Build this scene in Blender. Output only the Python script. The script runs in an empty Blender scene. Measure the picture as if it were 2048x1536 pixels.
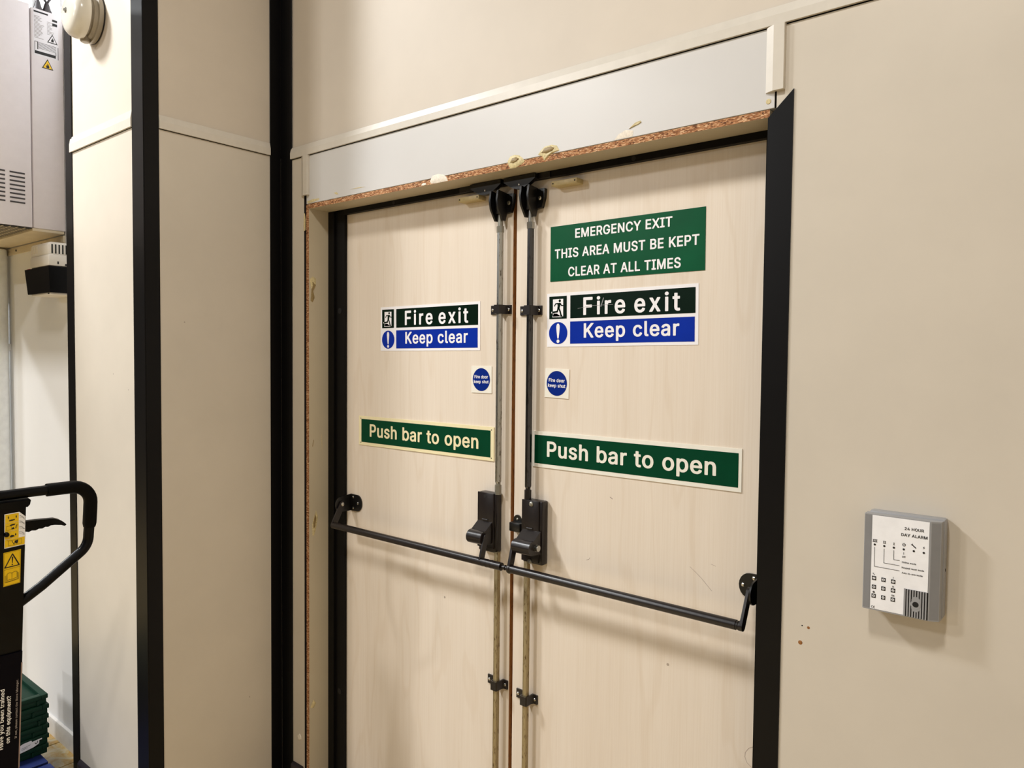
import bpy, bmesh, math, random
from mathutils import Vector, Matrix
random.seed(7)
sc = bpy.context.scene
COL = sc.collection

# ---------------------------------------------------------------- camera, world, lights, exposure
cam_d = bpy.data.cameras.new('camera')
cam = bpy.data.objects.new('camera', cam_d)
COL.objects.link(cam)
cam_d.sensor_fit = 'HORIZONTAL'
cam_d.sensor_width = 36.0
cam_d.lens = 36.0 * 1468.39 / 2048.0
cam_d.clip_start = 0.05
Rr, Ru, Rf = Vector((0.77382, 0.63332, 0.00982)), Vector((-0.03204, 0.02365, 0.99921)), Vector((-0.63260, 0.77353, -0.03862))
cam.matrix_world = Matrix(((Rr.x, Ru.x, -Rf.x, 0.0), (Rr.y, Ru.y, -Rf.y, -1.52), (Rr.z, Ru.z, -Rf.z, 1.60), (0, 0, 0, 1)))
sc.camera = cam

wd = bpy.data.worlds.new('world')
sc.world = wd
wd.use_nodes = True
wd.node_tree.nodes['Background'].inputs[0].default_value = (1.0, 0.80, 0.59, 1)
wd.node_tree.nodes['Background'].inputs[1].default_value = 0.062

# fluorescent battens on the high ceiling of the stock room
def lamp(name, loc, sx, sy, power, color):
    l = bpy.data.lights.new(name, 'AREA')
    l.shape = 'RECTANGLE'
    l.size, l.size_y = sx, sy
    l.energy = power
    l.color = color
    o = bpy.data.objects.new(name, l)
    o.location = loc
    COL.objects.link(o)
    return o
lamp('fluorescent_lamp', (-3.55, -3.70, 3.80), 0.50, 0.60, 105, (1.0, 0.99, 0.975))
lamp('fluorescent_lamp', (-3.45, -1.72, 3.90), 0.28, 0.45, 116, (0.965, 0.985, 1.0))
lamp('fluorescent_lamp', (-0.50, -1.95, 3.95), 0.28, 0.45, 56, (1.0, 0.96, 0.89))
lamp('fluorescent_lamp', (-7.20, -10.80, 4.30), 0.30, 0.30, 420, (1.0, 0.99, 0.97))
lamp('fluorescent_lamp', (-6.40, -2.30, 3.90), 0.30, 0.60, 105, (0.95, 0.98, 1.0))  # extra unseen lamp, added further left to brighten the white wall

vs = sc.view_settings
vs.view_transform = 'Standard'
vs.look = 'None'
vs.gamma = 1.0
vs.use_curve_mapping = False
vs.exposure = 0.05

# ---------------------------------------------------------------- materials
def lin(c):
    out = []
    for v in c:
        v /= 255.0
        out.append(v / 12.92 if v <= 0.04045 else ((v + 0.055) / 1.055) ** 2.4)
    return (out[0], out[1], out[2], 1.0)

class NT:
    def __init__(s, name):
        s.m = bpy.data.materials.new(name)
        s.m.use_nodes = True
        s.t = s.m.node_tree
        s.b = s.t.nodes['Principled BSDF']
    def n(s, typ, **kw):
        x = s.t.nodes.new(typ)
        for k, v in kw.items():
            if k in x.inputs.keys(): x.inputs[k].default_value = v
            else: setattr(x, k, v)
        return x
    def l(s, a, b): s.t.links.new(a, b)
    def coord(s, scale=(1, 1, 1)):
        tc = s.n('ShaderNodeTexCoord'); mp = s.n('ShaderNodeMapping')
        mp.inputs['Scale'].default_value = scale
        s.l(tc.outputs['Object'], mp.inputs['Vector'])
        return mp.outputs['Vector']
    def ramp(s, fac, stops):
        r = s.n('ShaderNodeValToRGB')
        el = r.color_ramp.elements
        while len(el) < len(stops): el.new(0.5)
        for e, (p, c) in zip(el, stops): e.position = p; e.color = c
        s.l(fac, r.inputs['Fac'])
        return r.outputs['Color']
    def mix(s, fac, a, b, mode='MIX'):
        x = s.n('ShaderNodeMix', data_type='RGBA', blend_type=mode)
        for i, v in ((0, fac), (6, a), (7, b)):
            if hasattr(v, 'links'): s.l(v, x.inputs[i])
            else: x.inputs[i].default_value = v
        return x.outputs[2]
    def bump(s, h, strength, dist=0.001):
        b = s.n('ShaderNodeBump')
        b.inputs['Strength'].default_value = strength
        b.inputs['Distance'].default_value = dist
        s.l(h, b.inputs['Height']); s.l(b.outputs['Normal'], s.b.inputs['Normal'])

def plain(name, rgb, rough=0.5, metal=0.0, vary=0.06, nscale=30.0, bump=0.0, spec=0.5, coat=0.0):
    t = NT(name)
    v = t.coord()
    nz = t.n('ShaderNodeTexNoise', Scale=nscale, Detail=4.0, Roughness=0.6)
    t.l(v, nz.inputs['Vector'])
    c = lin(rgb)
    lo = tuple(x * (1 - vary) for x in c[:3]) + (1,); hi = tuple(min(1, x * (1 + vary)) for x in c[:3]) + (1,)
    t.l(t.ramp(nz.outputs['Fac'], ((0.3, lo), (0.7, hi))), t.b.inputs['Base Color'])
    t.b.inputs['Roughness'].default_value = rough
    t.b.inputs['Metallic'].default_value = metal
    t.b.inputs['Specular IOR Level'].default_value = spec
    if coat: t.b.inputs['Coat Weight'].default_value = coat
    if bump: t.bump(nz.outputs['Fac'], bump)
    return t.m

def wall_mat(name, rgb, rough=0.42, specks=True, grub=0.05):
    t = NT(name)
    v = t.coord()
    nz = t.n('ShaderNodeTexNoise', Scale=2.2, Detail=5.0, Roughness=0.6); t.l(v, nz.inputs['Vector'])
    c = lin(rgb)
    lo = tuple(x * (1 - grub) for x in c[:3]) + (1,); hi = tuple(min(1, x * (1 + grub * 0.5)) for x in c[:3]) + (1,)
    col = t.ramp(nz.outputs['Fac'], ((0.35, lo), (0.65, hi)))
    if specks:
        vo = t.n('ShaderNodeTexVoronoi', Scale=9.0); t.l(v, vo.inputs['Vector'])
        rnd = t.n('ShaderNodeSeparateColor'); t.l(vo.outputs['Color'], rnd.inputs[0])
        ms = t.n('ShaderNodeMath', operation='MULTIPLY'); t.l(rnd.outputs[0], ms.inputs[0]); ms.inputs[1].default_value = 0.045
        lt = t.n('ShaderNodeMath', operation='LESS_THAN'); t.l(vo.outputs['Distance'], lt.inputs[0]); t.l(ms.outputs[0], lt.inputs[1])
        g = t.n('ShaderNodeMath', operation='GREATER_THAN'); t.l(rnd.outputs[1], g.inputs[0]); g.inputs[1].default_value = 0.72
        mm = t.n('ShaderNodeMath', operation='MULTIPLY'); t.l(lt.outputs[0], mm.inputs[0]); t.l(g.outputs[0], mm.inputs[1])
        m2 = t.n('ShaderNodeMath', operation='MULTIPLY'); t.l(mm.outputs[0], m2.inputs[0]); m2.inputs[1].default_value = 0.5
        col = t.mix(m2.outputs[0], col, lin((92, 70, 50)))
    t.l(col, t.b.inputs['Base Color'])
    t.b.inputs['Roughness'].default_value = rough
    t.b.inputs['Specular IOR Level'].default_value = 0.4
    fn = t.n('ShaderNodeTexNoise', Scale=160.0, Detail=2.0); t.l(v, fn.inputs['Vector'])
    t.bump(fn.outputs['Fac'], 0.05)
    return t.m

def door_mat(name, seed):
    t = NT(name)
    v = t.coord((1, 1, 0.15))
    off = t.n('ShaderNodeVectorMath', operation='ADD'); t.l(v, off.inputs[0]); off.inputs[1].default_value = (seed, 0, seed * 0.37)
    dn = t.n('ShaderNodeTexNoise', Scale=5.0, Detail=3.0, Roughness=0.5); t.l(off.outputs[0], dn.inputs['Vector'])
    # cathedral figure: rings of a slowly varying field
    mu = t.n('ShaderNodeMath', operation='MULTIPLY'); t.l(dn.outputs['Fac'], mu.inputs[0]); mu.inputs[1].default_value = 44.0
    sn = t.n('ShaderNodeMath', operation='SINE'); t.l(mu.outputs[0], sn.inputs[0])
    line = t.ramp(sn.outputs[0], ((0.0, (0, 0, 0, 1)), (0.80, (0.06, 0.06, 0.06, 1)), (1.0, (1, 1, 1, 1))))
    fm = t.coord((230, 230, 3.2))
    fn = t.n('ShaderNodeTexNoise', Scale=1.0, Detail=4.0, Roughness=0.65); t.l(fm, fn.inputs['Vector'])
    pores = t.ramp(fn.outputs['Fac'], ((0.42, (0, 0, 0, 1)), (0.75, (1, 1, 1, 1))))
    bm = t.coord((14, 14, 0.7))
    bn = t.n('ShaderNodeTexNoise', Scale=1.0, Detail=2.0); t.l(bm, bn.inputs['Vector'])
    base = t.ramp(bn.outputs['Fac'], ((0.3, lin((229, 216, 200))), (0.7, lin((234, 222, 207)))))
    f1 = t.n('ShaderNodeMath', operation='MULTIPLY'); t.l(line, f1.inputs[0]); f1.inputs[1].default_value = 0.16
    c1 = t.mix(f1.outputs[0], base, lin((204, 181, 152)))
    f2 = t.n('ShaderNodeMath', operation='MULTIPLY'); t.l(pores, f2.inputs[0]); f2.inputs[1].default_value = 0.26
    c2 = t.mix(f2.outputs[0], c1, lin((208, 187, 160)))
    # scattered small knocks
    pv = t.coord()
    vo = t.n('ShaderNodeTexVoronoi', Scale=8.0); t.l(pv, vo.inputs['Vector'])
    sp = t.n('ShaderNodeSeparateColor'); t.l(vo.outputs['Color'], sp.inputs[0])
    ms = t.n('ShaderNodeMath', operation='MULTIPLY'); t.l(sp.outputs[0], ms.inputs[0]); ms.inputs[1].default_value = 0.03
    lt = t.n('ShaderNodeMath', operation='LESS_THAN'); t.l(vo.outputs['Distance'], lt.inputs[0]); t.l(ms.outputs[0], lt.inputs[1])
    m2 = t.n('ShaderNodeMath', operation='MULTIPLY'); t.l(lt.outputs[0], m2.inputs[0]); m2.inputs[1].default_value = 0.55
    c3 = t.mix(m2.outputs[0], c2, lin((96, 70, 48)))
    t.l(c3, t.b.inputs['Base Color'])
    t.b.inputs['Roughness'].default_value = 0.40
    t.b.inputs['Specular IOR Level'].default_value = 0.4
    t.bump(fn.outputs['Fac'], 0.06)
    return t.m

def chip_mat(name):
    t = NT(name)
    v = t.coord((170, 480, 480))
    vo = t.n('ShaderNodeTexVoronoi', Scale=1.0); t.l(v, vo.inputs['Vector'])
    sp = t.n('ShaderNodeSeparateColor'); t.l(vo.outputs['Color'], sp.inputs[0])
    col = t.ramp(sp.outputs[0], ((0.0, lin((92, 54, 30))), (0.25, lin((150, 98, 60))), (0.55, lin((178, 124, 82))), (0.8, lin((200, 150, 106))), (1.0, lin((226, 188, 148)))))
    t.l(col, t.b.inputs['Base Color'])
    t.b.inputs['Roughness'].default_value = 0.85
    t.bump(vo.outputs['Distance'], 0.6, 0.002)
    return t.m

def tile_mat(name, joints=False):
    t = NT(name)
    v = t.coord((9, 9, 9))
    nz = t.n('ShaderNodeTexNoise', Scale=1.6, Detail=5.0, Roughness=0.65, Distortion=1.1); t.l(v, nz.inputs['Vector'])
    col = t.ramp(nz.outputs['Fac'], ((0.36, lin((196, 186, 162))), (0.5, lin((186, 164, 116))), (0.6, lin((178, 136, 58))), (0.72, lin((198, 187, 160)))))
    if joints:
        bk = t.n('ShaderNodeTexBrick', offset=0.0, squash=1.0)
        bk.inputs['Scale'].default_value = 1.0; bk.inputs['Brick Width'].default_value = 0.205; bk.inputs['Row Height'].default_value = 0.205; bk.inputs['Mortar Size'].default_value = 0.0025
        t.l(t.coord(), bk.inputs['Vector']); col = t.mix(bk.outputs['Fac'], col, lin((70, 62, 54)))
    t.l(col, t.b.inputs['Base Color'])
    t.b.inputs['Roughness'].default_value = 0.3
    return t.m

def hammered(name, rgb, rough=0.28, scale=700.0, strength=0.25):
    t = NT(name)
    v = t.coord()
    nz = t.n('ShaderNodeTexNoise', Scale=scale, Detail=2.0); t.l(v, nz.inputs['Vector'])
    t.b.inputs['Base Color'].default_value = lin(rgb)
    t.b.inputs['Roughness'].default_value = rough
    t.bump(nz.outputs['Fac'], strength, 0.0006)
    return t.m

def rod_mat(name, rgb, spot, metal, rough):
    t = NT(name)
    v = t.coord((160, 160, 40))
    nz = t.n('ShaderNodeTexNoise', Scale=1.0, Detail=5.0, Roughness=0.7); t.l(v, nz.inputs['Vector'])
    t.l(t.ramp(nz.outputs['Fac'], ((0.34, lin(spot)), (0.46, lin(rgb)), (1.0, lin(rgb)))), t.b.inputs['Base Color'])
    t.b.inputs['Metallic'].default_value = metal
    t.b.inputs['Roughness'].default_value = rough
    return t.m

M = {}
M['lower'] = wall_mat('beige_laminate', (210, 201, 187))
M['upper'] = wall_mat('cream_paint', (211, 200, 185), 0.55)
M['header'] = wall_mat('pale_header_laminate', (211, 209, 207), 0.34, True, 0.03)
M['strip'] = plain('pale_trim_plastic', (212, 205, 193), 0.35, vary=0.03)
M['lining'] = wall_mat('beige_lining', (196, 184, 160), 0.45)
M['far'] = wall_mat('white_wall', (247, 247, 247), 0.5, False, 0.02)
M['skirt'] = plain('white_skirting', (226, 222, 216), 0.35)
M['dark_skirt'] = plain('dark_skirting', (40, 34, 40), 0.4)
M['black_trim'] = plain('black_trim_plastic', (10, 9, 10), 0.40, vary=0.1, nscale=12, spec=0.2)
M['black_frame'] = plain('black_frame_paint', (7, 6, 6), 0.55, vary=0.1, spec=0.2)
M['core'] = plain('dark_cavity', (30, 22, 17), 0.9)
M['chip'] = chip_mat('chipboard_core')
M['glue'] = plain('dried_adhesive', (214, 198, 150), 0.5, vary=0.25, nscale=220, bump=0.5)
M['glue_dark'] = plain('stained_adhesive', (150, 128, 84), 0.5, vary=0.2, nscale=220, bump=0.4)
M['filler'] = plain('white_filler', (236, 226, 210), 0.7, vary=0.15, nscale=200, bump=0.5)
M['door_a'] = door_mat('maple_laminate_left', 1.7)
M['door_b'] = door_mat('maple_laminate_right', 6.3)
M['lipping'] = rod_mat('brown_lipping', (150, 98, 48), (60, 34, 16), 0.0, 0.6)
M['tile'] = tile_mat('mottled_ochre_tile')
M['tile_far'] = tile_mat('mottled_ochre_tile_field', True)
M['grout'] = plain('dark_grout', (70, 62, 54), 0.9)
M['hammer'] = hammered('hammered_brown_black', (26, 20, 20), 0.30)
M['bar'] = hammered('satin_brown_black', (24, 18, 18), 0.30, 900.0, 0.22)
M['black_part'] = hammered('black_paint', (9, 8, 8), 0.35, 500.0, 0.1)
M['steel'] = rod_mat('worn_steel', (176, 176, 172), (96, 90, 82), 1.0, 0.28)
M['screw'] = plain('bright_screw', (205, 203, 198), 0.25, 1.0)
M['rod_black'] = rod_mat('dark_rod', (84, 84, 86), (50, 48, 46), 1.0, 0.22)
M['rod_brass'] = rod_mat('passivated_rod', (168, 152, 116), (96, 74, 46), 0.6, 0.38)
M['nut'] = plain('grey_coupling', (150, 148, 138), 0.4, 0.7)
M['cream_plastic'] = plain('aged_cream_plastic', (196, 178, 130), 0.45, vary=0.1, nscale=90)
M['hole'] = plain('dark_hole', (14, 11, 10), 0.7)
M['sign_white'] = plain('sign_white', (245, 243, 246), 0.35, vary=0.015, spec=0.3)
M['sign_cream'] = plain('sign_photoluminescent', (240, 228, 186), 0.35, vary=0.03)
M['sign_ivory'] = plain('sign_ivory', (240, 236, 224), 0.4, vary=0.03, spec=0.3)
M['green'] = plain('sign_green', (0, 80, 48), 0.35, vary=0.12, nscale=9, spec=0.12)
M['green_mid'] = plain('sign_green_mid', (0, 62, 38), 0.4, vary=0.05, spec=0.1)
M['green_dark'] = plain('sign_dark_green', (0, 24, 12), 0.35, vary=0.05, spec=0.1)
M['blue'] = plain('sign_blue', (4, 44, 158), 0.35, vary=0.08, nscale=12, spec=0.12)
M['blue_deep'] = plain('sign_deep_blue', (4, 38, 128), 0.4, vary=0.04, spec=0.12)
M['alarm_grey'] = plain('alarm_grey_plastic', (152, 152, 154), 0.45, vary=0.03)
M['alarm_dark'] = plain('alarm_inset_grey', (134, 134, 136), 0.5, vary=0.03)
M['label_white'] = plain('label_white', (245, 245, 248), 0.35, vary=0.04, nscale=40)
M['ink'] = plain('black_ink', (20, 18, 18), 0.5)
M['grey_ink'] = plain('grey_ink', (150, 142, 140), 0.6)
M['bell'] = plain('bell_enamel', (216, 210, 196), 0.22, vary=0.02, coat=0.3)
M['bell_base'] = plain('bell_base_grey', (150, 140, 122), 0.25, vary=0.03, coat=0.3)
M['heater'] = plain('heater_enamel', (228, 222, 225), 0.5, vary=0.02)
M['heater_label'] = plain('heater_label', (232, 230, 235), 0.4, vary=0.02)
M['yellow'] = plain('warning_yellow', (240, 198, 12), 0.35, vary=0.04)
M['beige_metal'] = plain('beige_metal', (214, 200, 172), 0.5)
M['white_plastic'] = plain('white_plastic', (240, 234, 224), 0.35, vary=0.02)
M['black_gloss'] = plain('black_box_plastic', (10, 9, 9), 0.35, spec=0.15)
M['cable'] = plain('dark_cable', (62, 58, 60), 0.5)
M['pipe'] = plain('white_pipe', (242, 246, 250), 0.35)
M['truck'] = plain('truck_black', (6, 6, 8), 0.35, spec=0.12, coat=0.12)
M['grip'] = plain('grip_rubber', (5, 5, 5), 0.5, spec=0.1)
M['navy'] = plain('navy_board', (5, 4, 14), 0.5, spec=0.08)
M['board_edge'] = plain('worn_board_edge', (150, 128, 122), 0.7)
M['pallet'] = plain('blue_pallet_paint', (16, 36, 96), 0.6, vary=0.2, nscale=40, bump=0.3)
M['crate'] = plain('green_crate_plastic', (9, 48, 34), 0.5, vary=0.1, spec=0.25)
M['red'] = plain('red_tab', (206, 74, 78), 0.4)

# ---------------------------------------------------------------- mesh helpers
class MB:
    def __init__(s): s.v = []; s.f = []; s.mi = []
    def add(s, v, f, mi=0):
        o = len(s.v); s.v += [tuple(x) for x in v]; s.f += [tuple(o + i for i in q) for q in f]; s.mi += [mi] * len(f)
        return s
    def box(s, x0, x1, y0, y1, z0, z1, bev=0.0, mi=0, seg=2):
        if bev <= 0:
            v = [(x, y, z) for x in (x0, x1) for y in (y0, y1) for z in (z0, z1)]
            return s.add(v, [(0, 1, 3, 2), (4, 6, 7, 5), (0, 4, 5, 1), (2, 3, 7, 6), (0, 2, 6, 4), (1, 5, 7, 3)], mi)
        bm = bmesh.new(); bmesh.ops.create_cube(bm, size=1.0)
        for q in bm.verts: q.co = ((x0 + x1) / 2 + q.co.x * (x1 - x0), (y0 + y1) / 2 + q.co.y * (y1 - y0), (z0 + z1) / 2 + q.co.z * (z1 - z0))
        bmesh.ops.bevel(bm, geom=list(bm.edges), offset=bev, segments=seg, affect='EDGES', profile=0.5)
        return s.bm(bm, mi)
    def bm(s, bm, mi=0):
        bm.verts.index_update(); bm.verts.ensure_lookup_table()
        s.add([q.co[:] for q in bm.verts], [[q.index for q in f.verts] for f in bm.faces], mi); bm.free(); return s
    def prism(s, poly, axis, a, b, mi=0):
        # poly: 2-D outline in the other two axes (in x,y,z order), extruded from a to b
        def P(p, t):
            q = list(p); q.insert(axis, t); return tuple(q)
        n = len(poly)
        v = [P(p, a) for p in poly] + [P(p, b) for p in poly]
        f = [tuple(range(n)), tuple(range(2 * n - 1, n - 1, -1))] + [(i, (i + 1) % n, n + (i + 1) % n, n + i) for i in range(n)]
        bm = bmesh.new(); vs = [bm.verts.new(p) for p in v]
        for q in f: bm.faces.new([vs[i] for i in q])
        bmesh.ops.recalc_face_normals(bm, faces=list(bm.faces))
        return s.bm(bm, mi)
    def cyl(s, p, q, r, n=24, r2=None, mi=0, caps=True, twist=0.0):
        p, q = Vector(p), Vector(q); r2 = r if r2 is None else r2
        d = (q - p).normalized(); a = d.orthogonal().normalized(); 
        if abs(d.z) > 0.9: a = Vector((1, 0, 0)); a = (a - d * a.dot(d)).normalized()
        b = d.cross(a); v = []
        for c, rr in ((p, r), (q, r2)):
            for i in range(n):
                t = 2 * math.pi * (i + twist) / n; v.append(c + a * (rr * math.cos(t)) + b * (rr * math.sin(t)))
        f = [(i, (i + 1) % n, n + (i + 1) % n, n + i) for i in range(n)]
        if caps: f += [tuple(range(n - 1, -1, -1)), tuple(range(n, 2 * n))]
        return s.add(v, f, mi)
    def tube(s, pts, rad, n=16, mi=0):
        pts = [Vector(p) for p in pts]; rads = rad if isinstance(rad, (list, tuple)) else [rad] * len(pts)
        tang = []
        for i in range(len(pts)):
            a = pts[max(0, i - 1)]; b = pts[min(len(pts) - 1, i + 1)]; tang.append((b - a).normalized())
        nrm = tang[0].orthogonal().normalized(); v = []
        for i, p in enumerate(pts):
            nrm = (nrm - tang[i] * nrm.dot(tang[i])).normalized(); b = tang[i].cross(nrm)
            for k in range(n):
                t = 2 * math.pi * k / n; v.append(p + nrm * (rads[i] * math.cos(t)) + b * (rads[i] * math.sin(t)))
        f = [(i * n + k, i * n + (k + 1) % n, (i + 1) * n + (k + 1) % n, (i + 1) * n + k) for i in range(len(pts) - 1) for k in range(n)]
        f += [tuple(range(n - 1, -1, -1)), tuple(range((len(pts) - 1) * n, len(pts) * n))]
        return s.add(v, f, mi)
    def lathe(s, prof, c, axis, n=40, mi=0):
        # prof: (distance along axis, radius)
        c = Vector(c); d = Vector(axis).normalized(); a = d.orthogonal().normalized(); b = d.cross(a); v = []; f = []
        for (h, r) in prof:
            for k in range(n):
                t = 2 * math.pi * k / n; v.append(c + d * h + a * (max(r, 1e-5) * math.cos(t)) + b * (max(r, 1e-5) * math.sin(t)))
        m = len(prof)
        for i in range(m - 1):
            for k in range(n): f.append((i * n + k, i * n + (k + 1) % n, (i + 1) * n + (k + 1) % n, (i + 1) * n + k))
        f += [tuple(range(n - 1, -1, -1)), tuple(range((m - 1) * n, m * n))]
        return s.add(v, f, mi)

def origin(o):
    q = Vector((0, 0, 0))
    while o is not None: q += o.location; o = o.parent
    return q

def obj(name, mb, mat, parent=None, smooth=30.0, base=None):
    me = bpy.data.meshes.new(name)
    if parent is not None: off = origin(parent)
    else:
        if base is None:
            xs, ys, zs = zip(*mb.v); base = ((min(xs) + max(xs)) / 2, (min(ys) + max(ys)) / 2, min(zs))
        off = Vector(base)
    me.from_pydata([(x - off.x, y - off.y, z - off.z) for x, y, z in mb.v], [], mb.f)
    bm = bmesh.new(); bm.from_mesh(me); bmesh.ops.recalc_face_normals(bm, faces=list(bm.faces)) if not getattr(mb, 'flat', False) else None
    bm.to_mesh(me); bm.free()
    for m in (mat if isinstance(mat, (list, tuple)) else [mat]): me.materials.append(M[m])
    me.polygons.foreach_set('material_index', mb.mi)
    if smooth:
        me.polygons.foreach_set('use_smooth', [True] * len(me.polygons)); me.set_sharp_from_angle(angle=math.radians(smooth))
    me.update()
    o = bpy.data.objects.new(name, me); COL.objects.link(o)
    if parent is not None: o.parent = parent
    else: o.location = off
    return o

def empty(name, loc):
    o = bpy.data.objects.new(name, None); o.empty_display_size = 0.05; o.location = loc; COL.objects.link(o); return o
def tag(o, label, cat=None, group=None, kind=None):
    if label: o['label'] = label
    if cat: o['category'] = cat
    if group: o['group'] = group
    if kind: o['kind'] = kind
    return o
def struct(o, label=None): return tag(o, label, None, None, 'structure')
def part(name, mb, mat, parent, label=None, smooth=30.0):
    o = obj(name, mb, mat, parent, smooth)
    if label: o['label'] = label
    return o

# flat sheets: a local frame (U right, V up, N out) for signs, labels and printed faces
class Sheet:
    def __init__(s, c, U, V): s.c = Vector(c); s.U = Vector(U).normalized(); s.V = Vector(V).normalized(); s.N = s.U.cross(s.V)
    def p(s, u, v, n=0.0): return tuple(s.c + s.U * u + s.V * v + s.N * n)
def wall_sheet(x, y, z, deg=0.0):
    r = math.radians(deg); return Sheet((x, y, z), (math.cos(r), 0, math.sin(r)), (-math.sin(r), 0, math.cos(r)))

class Flat(MB):
    flat = True
    def __init__(s, sh, lift=0.0): super().__init__(); s.sh = sh; s.lift = lift
    def poly(s, pts, mi=0):
        a = sum(pts[i][0] * pts[(i + 1) % len(pts)][1] - pts[(i + 1) % len(pts)][0] * pts[i][1] for i in range(len(pts)))
        if a < 0: pts = pts[::-1]
        return s.add([s.sh.p(u, v, s.lift) for u, v in pts], [tuple(range(len(pts)))], mi)
    def rect(s, u0, v0, u1, v1): return s.poly([(u0, v0), (u1, v0), (u1, v1), (u0, v1)])
    def disc(s, u, v, r, n=48, r2=None): r2 = r2 or r; return s.poly([(u + r * math.cos(2 * math.pi * i / n), v + r2 * math.sin(2 * math.pi * i / n)) for i in range(n)])
    def stroke(s, pts, w):
        for (a, b) in zip(pts[:-1], pts[1:]):
            d = Vector((b[0] - a[0], b[1] - a[1])); L = d.length
            if L < 1e-6: continue
            d /= L; n = Vector((-d.y, d.x)) * (w / 2); e = d * (w * 0.25)
            s.poly([(a[0] - e.x + n.x, a[1] - e.y + n.y), (a[0] - e.x - n.x, a[1] - e.y - n.y), (b[0] + e.x - n.x, b[1] + e.y - n.y), (b[0] + e.x + n.x, b[1] + e.y + n.y)])
        return s
    def mesh2(s, tri, u0, v0): return s.add([s.sh.p(u + u0, v + v0, s.lift) for u, v in tri[0]], tri[1])

# slab with thickness behind a sheet (n from -t to 0)
def slab(sh, w, h, t, u=0.0, v=0.0, n=0.0, corner=0.0):
    m = MB(); pts = [(u - w / 2, v - h / 2), (u + w / 2, v - h / 2), (u + w / 2, v + h / 2), (u - w / 2, v + h / 2)]
    k = len(pts)
    m.add([sh.p(a, b, n) for a, b in pts] + [sh.p(a, b, n - t) for a, b in pts],
          [(0, 1, 2, 3), (7, 6, 5, 4)] + [(i, k + i, k + (i + 1) % k, (i + 1) % k) for i in range(k)])
    return m

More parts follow.
